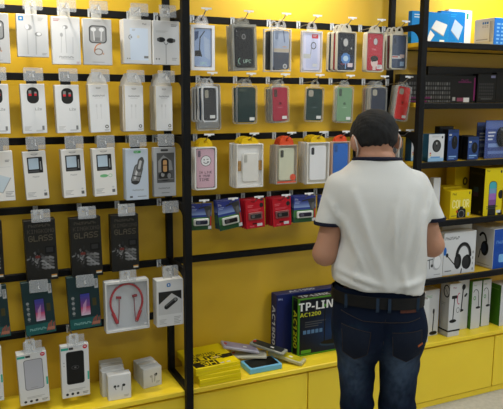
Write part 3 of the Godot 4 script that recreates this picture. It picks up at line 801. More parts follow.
		"mic_c":
			c = Cv.new(W, aspect, gry(0.84))
			c.arc(40, 120, 30, 50, PI * 1.2, TAU, 5, gry(0.12)); c.ln(70, 118, 74, 210, 6, gry(0.1)); c.el(70, 222, 24, 10, gry(0.08)); c.arc(30, 140, 10, 14, 0, TAU, 6, Color(0.35, 0.6, 0.35)); c.sq(16, 30, 3, 12, Color(0.4, 0.6, 0.4))
		"mic_pink":
			c = Cv.new(W, aspect, gry(0.84))
			c.ln(52, 60, 44, 190, 8, gry(0.12)); c.el(56, 52, 14, 18, gry(0.15)); c.el(40, 200, 22, 9, gry(0.1)); c.ln(80, 100, 70, 110, 14, gry(0.15)); c.arc(12, 110, 16, 36, -PI * 0.4, PI * 0.4, 6, Color(0.75, 0.3, 0.4))
		"green_side":
			c = Cv.new(W, aspect, Color(0.26, 0.47, 0.12))
			c.rr(20, 30, 60, 7, 0, Color(0.4, 0.6, 0.25))
		"tplink":
			c = Cv.new(256, aspect, Color(0.015, 0.05, 0.11))
			for i in 34:
				for j in 30:
					var q3 := Vector2(i * 3.0, 4 + j * c.hh / 30.0)
					var d3 := Vector2(q3.x - 62, (q3.y - c.hh * 0.62) * 1.3).length()
					c.rr(q3.x, q3.y, 3.2, c.hh / 30.0 + 0.3, 0, Color(0.03, 0.2, 0.4).lerp(Color(0.015, 0.04, 0.1), clampf(d3 / 62.0, 0, 1)))
			c.rr(0, 0, 3.2, c.hh, 0, Color(0.3, 0.55, 0.1)); c.rr(0, 0, 100, 2.4, 0, Color(0.3, 0.55, 0.1)); c.rr(3, 2.4, 97, 1.2, 0, gry(0.08)); c.rr(0, c.hh - 3, 100, 3, 0, Color(0.3, 0.55, 0.1))
			c.lines(12, 37, 36, 3, 3.4, gry(0.32)); for i in 5: c.rr(9 + i * 7, 50, 5.4, 6, 0.5, Color(0.35, 0.5, 0.66)); c.rr(6, c.hh - 9, 17, 5, 0.8, Color(0.35, 0.62, 0.16)); c.rr(44, 13, 8, 4, 0, Color(0.3, 0.6, 0.15))
			for x in [46.0, 60.0, 78.0, 92.0]: c.ln(x, 22, x, c.hh * 0.82, 1.8, gry(0.01))
			c.el(68, c.hh * 0.84, 30, 5, Color(0.12, 0.24, 0.36)); c.el(68, c.hh * 0.82, 28, 4, gry(0.04))
		"tplink_side":
			c = Cv.new(W, aspect, gry(0.03))
			c.rr(0, 0, 22, c.hh, 0, Color(0.26, 0.5, 0.09)); c.rr(88, 0, 12, c.hh, 0, Color(0.3, 0.55, 0.1)); c.rr(0, c.hh - 10, 100, 10, 0, Color(0.3, 0.55, 0.1)); c.lines(34, 14, 40, 2, 7, gry(0.4))
		"notes":
			c = Cv.new(140, aspect, Color(0.95, 0.84, 0.03))
			c.tx(14, c.hh * 0.36, "CURVING", 13, gry(0.1), 0.72); c.tx(8, c.hh * 0.5, "GLASS", 22, gry(0.05), 0.75); c.tx(9.5, c.hh * 0.5, "GLASS", 22, gry(0.05), 0.75); c.rr(2, c.hh * 0.73, 54, 25, 0, gry(0.05)); c.tx(20, c.hh * 0.75, "9H", 20, Color(0.95, 0.84, 0.03), 1.0)
			c.tri([Vector2(66, c.hh * 0.66), Vector2(78, c.hh * 0.62), Vector2(78, c.hh * 0.56), Vector2(100, c.hh * 0.56), Vector2(100, c.hh * 0.72), Vector2(74, c.hh * 0.74)], gry(0.05)); c.rr(56, c.hh * 0.6, 14, 7, 2, Color(0.85, 0.76, 0.5)); c.rr(58, c.hh * 0.9, 9, 5, 2, gry(0.8)); c.rr(72, c.hh * 0.9, 9, 5, 2, gry(0.8))
		_:
			c = Cv.new(16, aspect, gry(0.8))
	var m := c.done(0.42)
	mats["p_" + key] = m
	return m

# ================================================================== room, rack, counter
func build_room() -> void:
	var white := noisy("plaster", Color(0.82, 0.81, 0.78), Color(0.88, 0.87, 0.84), 0.02, 0.85, 256, 0.7)
	var yel := noisy("yellow_board", Color(0.79, 0.635, 0.13), Color(0.82, 0.665, 0.15), 0.012, 0.42, 256, 0.5)
	var fl := noisy("floor_tile", Color(0.62, 0.615, 0.6), Color(0.72, 0.71, 0.69), 0.05, 0.3, 512, 1.1)
	var slabs := {
		"floor": [Vector3(1.4, -0.05, 2.6), Vector3(5.6, 0.1, 5.7), fl],
		"ceiling": [Vector3(1.4, 2.96, 2.6), Vector3(5.6, 0.12, 5.7), white],
		"wall_back": [Vector3(1.4, 1.45, WALL_Z - 0.05), Vector3(5.6, 2.9, 0.1), yel],
		"wall_front": [Vector3(1.4, 1.45, 5.35), Vector3(5.4, 2.9, 0.1), white],
		"wall_left": [Vector3(-1.35, 1.45, 2.6), Vector3(0.1, 2.9, 5.42), white],
		"wall_right": [Vector3(4.15, 1.45, 2.6), Vector3(0.1, 2.9, 5.42), white]}
	for k in slabs:
		var g := G.new()
		g.box(Vector3.ZERO, slabs[k][1])
		setting(k, g.mesh(slabs[k][2]), slabs[k][0])

func black_metal() -> StandardMaterial3D:
	var m := mat("black_metal", Color(0.06, 0.06, 0.064), 0.6, 0.0)
	m.metallic_specular = 0.28
	return m

func build_rack() -> void:
	var bm := black_metal()
	var rack := thing("display_rack", "black metal wall rack of square posts and horizontal hook rails", "rack", Vector3(1.5, 0, 0))
	var off := Vector3(-1.5, 0, 0)
	for i in 4:
		var x: float = POST_X[i]
		var g := G.new()
		part(rack, "front_post", carton_mesh(Vector3(0.032, 2.7, 0.032), 0.002, bm), off + Vector3(x, 0.0, FRONT_Z + 0.002))
		part(rack, "back_post", carton_mesh(Vector3(0.03, 2.32, 0.026), 0.002, bm), off + Vector3(x, TOP_Y, -0.026))
		var b := G.new()
		b.box(Vector3(0, 0.008, 0), Vector3(0.028, 0.016, FRONT_Z + 0.02))
		part(rack, "base_runner", b.mesh(bm), off + Vector3(x, TOP_Y, (FRONT_Z - 0.04) / 2.0))
		for k in 5:
			if i == 2 and k == 1: continue                         # the long keyboard box passes here
			var a := G.new()                                      # arm with a curved gusset under its front end
			var o := PackedVector2Array([Vector2(-0.012, 0.014), Vector2(-0.012, -0.014), Vector2(0.13, -0.014)])
			for s in 6:
				var t := PI / 2.0 * (s + 1) / 6.0
				o.append(Vector2(0.13 + 0.075 * sin(t), -0.014 - 0.06 * (1.0 - cos(t))))
			o.append(Vector2(0.21, -0.074)); o.append(Vector2(0.21, 0.014))
			a.slab(o, 0.016, 0.0, -0.008)
			var p := part(rack, "arm", a.mesh(bm), off + Vector3(x, RAIL_Y[k], 0))
			p.rotation.y = -PI / 2
	for i in 2:
		for k in [6, 5][i]:
			var g2 := carton_mesh(Vector3(POST_X[i + 1] - POST_X[i] - 0.03, 0.03, 0.022), 0.002, bm)
			part(rack, "rail", g2, off + Vector3((POST_X[i] + POST_X[i + 1]) / 2.0, RAIL_Y[k] - 0.015, 0.0))
	# shelves of the third bay: a yellow board with a black front rail
	var which := ["top shelf, under the portable drive boxes", "second shelf, under the keyboard boxes", "middle shelf, under the mouse boxes", "fourth shelf, under the yellow speaker boxes", "lowest shelf, under the headset boxes"]
	for k in 5:
		var s := thing("shelf_board", "yellow board with a black front rail, " + which[k], "shelf", Vector3((POST_X[2] + POST_X[3]) / 2.0, SHELF_Y[k], 0), "shelves of the boxed goods bay")
		part(s, "board", carton_mesh(Vector3(1.15, 0.022, 0.235), 0.0015, mats["yellow_board"]), Vector3(-0.0, -0.024, 0.082))
		part(s, "front_rail", carton_mesh(Vector3(1.176, 0.03, 0.02), 0.002, bm), Vector3(0, -0.03, FRONT_Z - 0.012))
		part(s, "back_rail", carton_mesh(Vector3(1.176, 0.026, 0.016), 0.002, bm), Vector3(0, -0.028, -0.046))

func build_counter() -> void:
	var yel := noisy("counter_yellow", Color(0.94, 0.81, 0.17), Color(0.96, 0.84, 0.19), 0.015, 0.38, 256, 0.6)
	var top := thing("counter_top", "long yellow countertop with a slim front lip along the rack", "countertop", Vector3(1.5, TOP_Y - 0.024, 0))
	part(top, "board", carton_mesh(Vector3(3.9, 0.024, COUNTER_Z - WALL_Z), 0.003, yel), Vector3(0, 0, (COUNTER_Z + WALL_Z) / 2.0))
	var xs := [-0.3, 0.31, 0.92, 1.53, 2.14, 2.75, 3.36]
	var where := ["below the gap beside the earphone boxes", "below the power bank boxes", "below the pile of yellow glass boxes", "below the router boxes", "below the microphone boxes", "below the green microphone box"]
	for i in 6:
		var w: float = xs[i + 1] - xs[i]
		var c := thing("base_cabinet", "low yellow cabinet with one flat panel door " + where[i], "cabinet", Vector3((xs[i] + xs[i + 1]) / 2.0, 0, 0), "low yellow cabinets under the rack")
		var dep := COUNTER_Z - 0.03 - WALL_Z
		part(c, "carcass", carton_mesh(Vector3(w - 0.001, TOP_Y - 0.024 - 0.03, dep), 0.001, yel), Vector3(0, 0.03, WALL_Z + dep / 2.0))
		part(c, "plinth", carton_mesh(Vector3(w - 0.001, 0.031, dep + 0.012), 0.001, yel), Vector3(0, 0.0, WALL_Z + (dep + 0.012) / 2.0))
		part(c, "door", carton_mesh(Vector3(w - 0.006, TOP_Y - 0.024 - 0.05, 0.017), 0.002, yel), Vector3(0, 0.036, COUNTER_Z - 0.0215))

# ================================================================== goods on hooks
func hook(x: float, row: int, style: String, label: String, lift := 0.0) -> void:
	var h := thing("display_hook", label, "hook", Vector3(x, RAIL_Y[row] + 0.0, 0.0), "hooks on the rails with clear tag holders" if style == "tag" else "hooks on the rails with slim white tag bars")
	if not meshes.has("hook_clip"):
		var g := G.new()
		g.box(Vector3(-0.006, 0, 0.0135), Vector3(0.007, 0.034, 0.004)); g.box(Vector3(0.006, 0, 0.0135), Vector3(0.007, 0.034, 0.004)); g.box(Vector3(0, 0.012, 0.0135), Vector3(0.012, 0.008, 0.004))
		meshes["hook_clip"] = g.mesh(mat("chrome_white", Color(0.8, 0.82, 0.84), 0.3, 0.3))
		var w := G.new()
		w.tube([Vector3(0, 0.004, 0.012), Vector3(0, 0.002, 0.03), Vector3(0, 0.004, 0.16), Vector3(0, 0.016, 0.178)], 0.0022)
		meshes["hook_wire_tag"] = w.mesh(mat("hook_steel", Color(0.55, 0.55, 0.55), 0.3, 0.8))
		var w2 := G.new()
		w2.tube([Vector3(0, -0.01, 0.012), Vector3(0, -0.01, 0.03), Vector3(0, -0.004, 0.15), Vector3(0, 0.022, 0.19)], 0.0022)
		meshes["hook_wire_bar"] = w2.mesh(mat("hook_steel", Color(0.55, 0.55, 0.55), 0.3, 0.8))
		var t := G.new()
		t.slab(rrect(0.072, 0.05, 0.004, 2), 0.003, 0.0005)
		meshes["tag_holder"] = t.mesh(mat("clear_tag", Color(0.72, 0.73, 0.74), 0.2, 0.0, 0.3))
		var k := G.new()
		k.box(Vector3(-0.001, -0.004, 0), Vector3(0.003, 0.011, 0.0006)); k.box(Vector3(0.0005, -0.01, 0), Vector3(0.006, 0.002, 0.0006))
		meshes["tag_mark"] = k.mesh(flat(Color(0.74, 0.74, 0.74), 0.5))
		var b := G.new()
		b.box(Vector3(0, 0, 0), Vector3(0.046, 0.007, 0.003)); b.box(Vector3(0, -0.004, 0.001), Vector3(0.012, 0.008, 0.003))
		meshes["tag_bar"] = b.mesh(mat("tag_white", Color(0.86, 0.86, 0.86), 0.4))
	part(h, "clip", meshes["hook_clip"])
	part(h, "wire", meshes["hook_wire_" + style])
	if style == "tag":
		var p := part(h, "tag_holder", meshes["tag_holder"], Vector3(0, 0.004 + lift, 0.18))
		p.rotation.x = -0.12
		part(p, "price_mark", meshes["tag_mark"], Vector3(0, 0, 0.0034))
	else:
		part(h, "tag_bar", meshes["tag_bar"], Vector3(0, 0.024, 0.191))

func frame_of(r: Array, z: float) -> Dictionary:             # size in metres and middle of a pixel rectangle seen on the plane z
	var xm: float = (r[0] + r[2]) / 2.0
	var ym: float = (r[1] + r[3]) / 2.0
	return {"w": px(r[2], ym, z).x - px(r[0], ym, z).x, "h": px(xm, r[1], z).y - px(xm, r[3], z).y, "mid": px(xm, ym, z)}

func tab_mesh(h: float, w: float, m: Material) -> ArrayMesh:   # hanging tab with a slot, standing on y = 0
	var key := "tab%d_%d_%d" % [int(h * 1000), int(w * 1000), m.get_instance_id()]
	if not meshes.has(key):
		var g := G.new()
		g.box(Vector3(0, (h - 0.022) / 2.0, 0), Vector3(w, h - 0.022, 0.0012))
		g.box(Vector3(0, h - 0.004, 0), Vector3(w - 0.006, 0.008, 0.0012))
		for s in [-1.0, 1.0]: g.box(Vector3(s * (w / 2.0 + 0.007) / 2.0, h - 0.015, 0), Vector3(w / 2.0 - 0.007, 0.014, 0.0012))
		meshes[key] = g.mesh(m)
	return meshes[key]

# a printed carton on a hook; copies hang behind it
func hang_box(called: String, label: String, category: String, group: String, r: Array, row: int, face: String, o := {}) -> Node3D:
	var z: float = o.get("z", 0.145)
	var d: float = o.get("d", 0.028)
	var f := frame_of(r, z)
	var aspect: float = f.h / f.w
	var body: Material = o.get("body", flat(Color(0.78, 0.78, 0.77), 0.5))
	var roll: float = o.get("roll", 0.0) / (r[3] - r[1])
	var hk: String = o.get("hook", "tag")
	var t := thing(called, label, category, Vector3(f.mid.x + sin(roll) * f.h / 2.0, f.mid.y - cos(roll) * f.h / 2.0, z - d / 2.0), group)
	t.rotation.z = roll
	var shown: Material = printed(face, aspect) if face else body
	part(t, "carton", carton_mesh(Vector3(f.w, f.h, d), 0.0012, body, shown, o.get("left")))
	var up: float = RAIL_Y[row] + 0.004 - (f.mid.y + f.h / 2.0) + 0.015
	if up > 0.023:
		var clear := mat("clear_tab", Color(0.82, 0.82, 0.8), 0.3, 0.0, 0.5)
		if o.get("arch", false):
			var a := G.new()
			var w: float = f.w
			a.slab(PackedVector2Array([Vector2(-w * 0.48, 0), Vector2(w * 0.48, 0), Vector2(w * 0.42, up * 0.45), Vector2(w * 0.2, up), Vector2(-w * 0.2, up), Vector2(-w * 0.42, up * 0.45)]), 0.001, 0.0)
			part(t, "hang_tab", a.mesh(mat("paper_tab", Color(0.84, 0.82, 0.78), 0.5, 0.0, 0.75)), Vector3(0, f.h, 0.0))
		else:
			part(t, "hang_tab", tab_mesh(up, minf(0.04, f.w * 0.5), o.get("tab", clear)), Vector3(0, f.h, 0.0))
	hook(f.mid.x, row, hk, "steel hook holding the " + o.get("held", label), o.get("lift", 0.0))
	for k in o.get("n", 0):
		var c := copy(t, ["first", "second", "third", "fourth"][k] + " box hanging behind the " + o.get("held", label))
		c.position += Vector3(rng.randf_range(-0.002, 0.002), rng.randf_range(-0.003, 0.002), -(k + 1) * (d + 0.002))
		c.rotation.z = roll + rng.randf_range(-0.015, 0.015)
	return t

func left_bay() -> void:
	var ear := "earphone boxes on the top rail"
	hang_box("earphone_box", "white earphone box beside the one with a blue square logo, dark window", "box", ear, [-19, 13, 9.6, 63], 0, "pods_six", {"held": "earphone box with the dark window, outermost"})
	hang_box("earphone_box", "pale grey earphone box with a blue square logo and two wired earpods", "box", ear, [17, 14.5, 48.5, 57], 0, "pods_blue_logo", {"held": "earphone box with the blue square logo"})
	hang_box("earphone_box", "white earphone box with thin hanging wires and spaced lettering", "box", ear, [52, 17, 80.5, 64.5], 0, "pods_thin", {"held": "earphone box with thin hanging wires"})
	hang_box("earphone_box", "grey earphone box with a dark rounded window and an outlined figure six", "box", ear, [83.5, 19, 112, 65], 0, "pods_six", {"held": "earphone box with the outlined figure six"})
	hang_box("earphone_box", "white earphone box with a pale blue panel on its front", "box", ear, [124, 19.5, 151.5, 64], 0, "pods_blister", {"n": 1, "held": "earphone box with the pale blue panel"})
	hang_box("earphone_box", "light grey earphone box printed with black in-ear buds", "box", ear, [153.5, 21, 179.5, 65], 0, "buds_black", {"z": 0.16, "held": "earphone box with black buds"})
	var r2 := "small white boxes on the second rail"
	hang_box("charger_box", "white box with a black capsule print, at the outer end of its rail", "box", r2, [-15, 84, 9.5, 134], 1, "capsule", {"tab": flat(Color(0.07, 0.07, 0.07), 0.5), "d": 0.032, "held": "outermost capsule print box"})
	hang_box("charger_box", "white box with a black capsule print, between two alike ones", "box", r2, [21.5, 84, 46, 133.5], 1, "capsule", {"tab": flat(Color(0.07, 0.07, 0.07), 0.5), "d": 0.032, "roll": 1.0, "held": "capsule print box between two alike"})
	hang_box("charger_box", "white box with a black capsule print, next to the cable boxes", "box", r2, [56, 85, 80, 133], 1, "capsule", {"tab": flat(Color(0.07, 0.07, 0.07), 0.5), "d": 0.045, "roll": 1.0, "held": "capsule print box next to the cable boxes"})
	var cab := "slim white cable boxes on the second rail"
	var kraft := flat(Color(0.72, 0.69, 0.62), 0.6)
	hang_box("cable_box", "slim white cable box with a paper arch, next to the capsule print box", "box", cab, [89.5, 84.5, 109.5, 132.5], 1, "cable", {"arch": true, "d": 0.022, "n": 1, "body": kraft, "roll": 1.5, "held": "cable box next to the capsule print box"})
	hang_box("cable_box", "slim white cable box with a paper arch, middle one of three", "box", cab, [125, 85.5, 143.5, 131.5], 1, "cable", {"arch": true, "d": 0.022, "n": 3, "body": kraft, "held": "middle cable box of three"})
	hang_box("cable_box", "slim white cable box with a paper arch, beside the black rack post", "box", cab, [156, 86, 172.5, 131], 1, "cable", {"arch": true, "d": 0.022, "n": 3, "body": kraft, "held": "cable box beside the rack post"})
	var r3 := "gadget boxes on the third rail"
	hang_box("reader_box", "white box printed with a pale tilted panel, outer end of the rail", "box", r3, [-14, 151.5, 14, 201.5], 2, "board", {"tab": flat(Color(0.07, 0.07, 0.07), 0.5), "d": 0.03, "roll": 1.0, "held": "box with the tilted panel"})
	hang_box("reader_box", "white card reader box, next to the one with a tilted panel", "box", r3, [24.5, 151.5, 47.5, 199.5], 2, "reader", {"tab": flat(Color(0.07, 0.07, 0.07), 0.5), "d": 0.03, "roll": 2.0, "held": "card reader box next to the tilted panel box"})
	hang_box("reader_box", "white card reader box, deep and between two other reader boxes", "box", r3, [62.5, 149.5, 85, 197.5], 2, "reader", {"tab": flat(Color(0.07, 0.07, 0.07), 0.5), "d": 0.05, "roll": 1.5, "held": "deep card reader box"})
	hang_box("reader_box", "white card reader box with a green oval, beside the car charger box", "box", r3, [93.5, 148.5, 116, 196], 2, "reader_green", {"tab": flat(Color(0.07, 0.07, 0.07), 0.5), "d": 0.045, "roll": 1.5, "held": "card reader box with the green oval"})
	hang_box("car_charger_box", "bluish grey box printed with a silver car charger", "box", r3, [126, 149, 148.5, 200], 2, "charger", {"tab": flat(Color(0.07, 0.07, 0.07), 0.5), "d": 0.05, "z": 0.16, "body": flat(Color(0.68, 0.72, 0.76), 0.5), "held": "silver car charger box"})
	hang_box("car_charger_box", "grey box printed with a gold capsule on a dark picture", "box", r3, [154, 147.5, 175.8, 196.5], 2, "gold", {"tab": flat(Color(0.07, 0.07, 0.07), 0.5), "d": 0.03, "z": 0.16, "body": flat(Color(0.6, 0.61, 0.62), 0.5), "held": "gold capsule box"})
	var r4 := "dark screen glass boxes on the fourth rail"
	var dk := flat(Color(0.1, 0.095, 0.085), 0.45)
	hang_box("screen_glass_box", "dark screen glass box, outermost on its rail", "box", r4, [-29, 222, 3.5, 281], 3, "glass_dark", {"d": 0.03, "body": dk, "held": "outermost dark glass box"})
	hang_box("screen_glass_box", "dark screen glass box, second from the rail's outer end", "box", r4, [25.5, 220, 57, 281], 3, "glass_dark", {"d": 0.045, "body": dk, "held": "second dark glass box", "roll": 1.0})
	hang_box("screen_glass_box", "dark screen glass box, third from the rail's outer end", "box", r4, [71, 217.5, 102, 277], 3, "glass_dark", {"d": 0.04, "body": dk, "held": "third dark glass box", "roll": 1.0})
	hang_box("screen_glass_box", "dark screen glass box, nearest to the empty hook", "box", r4, [111.5, 215, 139, 271], 3, "glass_dark", {"d": 0.045, "body": dk, "held": "dark glass box nearest to the empty hook"})
	hook(px(158, 198, 0.0).x, 3, "tag", "empty steel hook on the fourth rail beside the rack post")
	var r5 := "teal screen glass boxes on the fifth rail"
	var tl := flat(Color(0.13, 0.22, 0.22), 0.45)
	hang_box("screen_film_box", "dark teal screen film box, outermost on its rail", "box", r5, [-24, 287, 9, 339], 4, "glass_teal", {"d": 0.025, "body": tl, "held": "outermost teal film box", "roll": 2.0})
	hang_box("screen_film_box", "dark teal screen film box, between two alike ones", "box", r5, [23.5, 281, 54, 334.5], 4, "glass_teal", {"d": 0.03, "body": tl, "held": "teal film box between two alike", "roll": 3.0})
	hang_box("screen_film_box", "dark teal screen film box, beside the red neckband earphones", "box", r5, [68.5, 276, 100, 328.5], 4, "glass_teal", {"d": 0.03, "body": tl, "held": "teal film box beside the neckband", "roll": 2.0})
	neckband_box()
	hang_box("mouse_gadget_box", "white box printed with a black pocket gadget on a photo", "box", "", [157, 280, 183.5, 326], 4, "device", {"d": 0.06, "z": 0.175, "held": "white gadget box"})
	var r6 := "power bank boxes on the lowest rail"
	var wt := flat(Color(0.82, 0.82, 0.8), 0.45)
	hang_box("power_bank_box", "white power bank box, outermost on the lowest rail", "box", r6, [-26, 349, 3, 403], 5, "bank_white", {"d": 0.03, "body": wt, "z": 0.15, "held": "outermost power bank box"})
	hang_box("power_bank_box", "white box printed with a pale power bank", "box", r6, [18.5, 353, 48.3, 404], 5, "bank_white", {"d": 0.05, "body": wt, "z": 0.15, "held": "pale power bank box", "tab": wt, "roll": 1.5})
	hang_box("power_bank_box", "white box printed with a black power bank", "box", r6, [61.5, 345, 89.5, 397], 5, "bank_black", {"d": 0.03, "body": wt, "z": 0.15, "held": "black power bank box", "tab": wt})

func neckband_box() -> void:                                   # an open-fronted white box: a red neckband with two earbuds on a tray
	var z := 0.165
	var r := [106.0, 281.0, 149.5, 331.0]
	var f := frame_of(r, z)
	var d := 0.045
	var w: float = f.w
	var h: float = f.h
	var t := thing("neckband_box", "white window box showing red neckband earphones", "box", Vector3(f.mid.x, f.mid.y - h / 2.0, z - d / 2.0))
	var g := G.new()
	g.ring(rrect(w, h, 0.002, 1, Vector2(0, h / 2.0)), rrect(w - 0.012, h - 0.018, 0.002, 1, Vector2(0, h / 2.0)), -d / 2.0, d / 2.0)
	part(t, "tray", g.mesh(flat(Color(0.78, 0.78, 0.77), 0.5)))
	var b := G.new()
	b.box(Vector3(0, h / 2.0, -d / 2.0 + 0.012), Vector3(w - 0.012, h - 0.018, 0.02))
	part(t, "inlay", b.mesh(flat(Color(0.72, 0.73, 0.74), 0.5)))
	var n := G.new()
	var pts := []
	for i in 21:
		var a := lerpf(-0.55, PI + 0.55, i / 20.0)
		pts.append(Vector3(w * 0.37 * cos(a), h * 0.56 + h * 0.36 * sin(a), 0.004))
	n.tube(pts, 0.0048, 8)
	for s in [-1.0, 1.0]:
		n.tube([Vector3(s * w * 0.32, h * 0.36, 0.004), Vector3(s * w * 0.23, h * 0.16, 0.005)], 0.0075, 8)
	part(t, "neckband", n.mesh(flat(Color(0.66, 0.13, 0.16), 0.4)))
	for s in [-1.0, 1.0]:
		var e := G.new()
		e.tube([Vector3(s * w * 0.13, h * 0.66, 0.006), Vector3(s * w * 0.24, h * 0.67, 0.006)], 0.0062, 8)
		e.tube([Vector3(s * w * 0.17, h * 0.65, 0.006), Vector3(s * w * 0.18, h * 0.4, 0.005), Vector3(s * w * 0.2, h * 0.14, 0.005), Vector3(s * w * 0.25, h * 0.14, 0.005)], 0.0018, 6)
		part(t, "earbud", e.mesh(flat(Color(0.5, 0.08, 0.11), 0.4)))
	var lg := G.new()
	lg.box(Vector3(0.002, h * 0.915, -0.0005), Vector3(0.012, 0.011, 0.001))
	part(t, "logo", lg.mesh(flat(Color(0.15, 0.38, 0.68), 0.4)))
	var st := G.new()
	st.box(Vector3(w * 0.42, h * 0.09, d / 2.0 - 0.009), Vector3(0.012, 0.006, 0.0006))
	part(t, "sticker", st.mesh(flat(Color(0.88, 0.88, 0.88), 0.5)))
	var pn := G.new()
	pn.box(Vector3(0, h / 2.0, d / 2.0 - 0.004), Vector3(w - 0.013, h - 0.019, 0.0008))
	part(t, "window_film", pn.mesh(mat("film", Color(0.9, 0.92, 0.95), 0.08, 0.0, 0.012)))
	var up: float = RAIL_Y[4] + 0.004 - (f.mid.y + h / 2.0) + 0.015
	part(t, "hang_tab", tab_mesh(maxf(up, 0.03), 0.04, mat("clear_tab", Color(0.82, 0.82, 0.8), 0.3, 0.0, 0.5)), Vector3(0, h, 0.0))
	hook(f.mid.x, 4, "tag", "steel hook holding the red neckband box")

# ------------------------------------------------------------------ phone cases in clear packs
func fruit(s: float, at: Vector2) -> PackedVector2Array:
	var o := PackedVector2Array()
	for i in 20:
		var a := TAU * i / 20.0 + PI / 2.0
		var r := s * (1.0 - 0.16 * exp(-pow(wrapf(a - PI / 2.0, -PI, PI) / 0.4, 2.0)) - 0.07 * exp(-pow(wrapf(a + PI / 2.0, -PI, PI) / 0.4, 2.0)))
		if absf(wrapf(a - 0.25, -PI, PI)) < 0.35: r *= 0.74
		o.append(at + Vector2(r * cos(a), r * sin(a)))
	return o

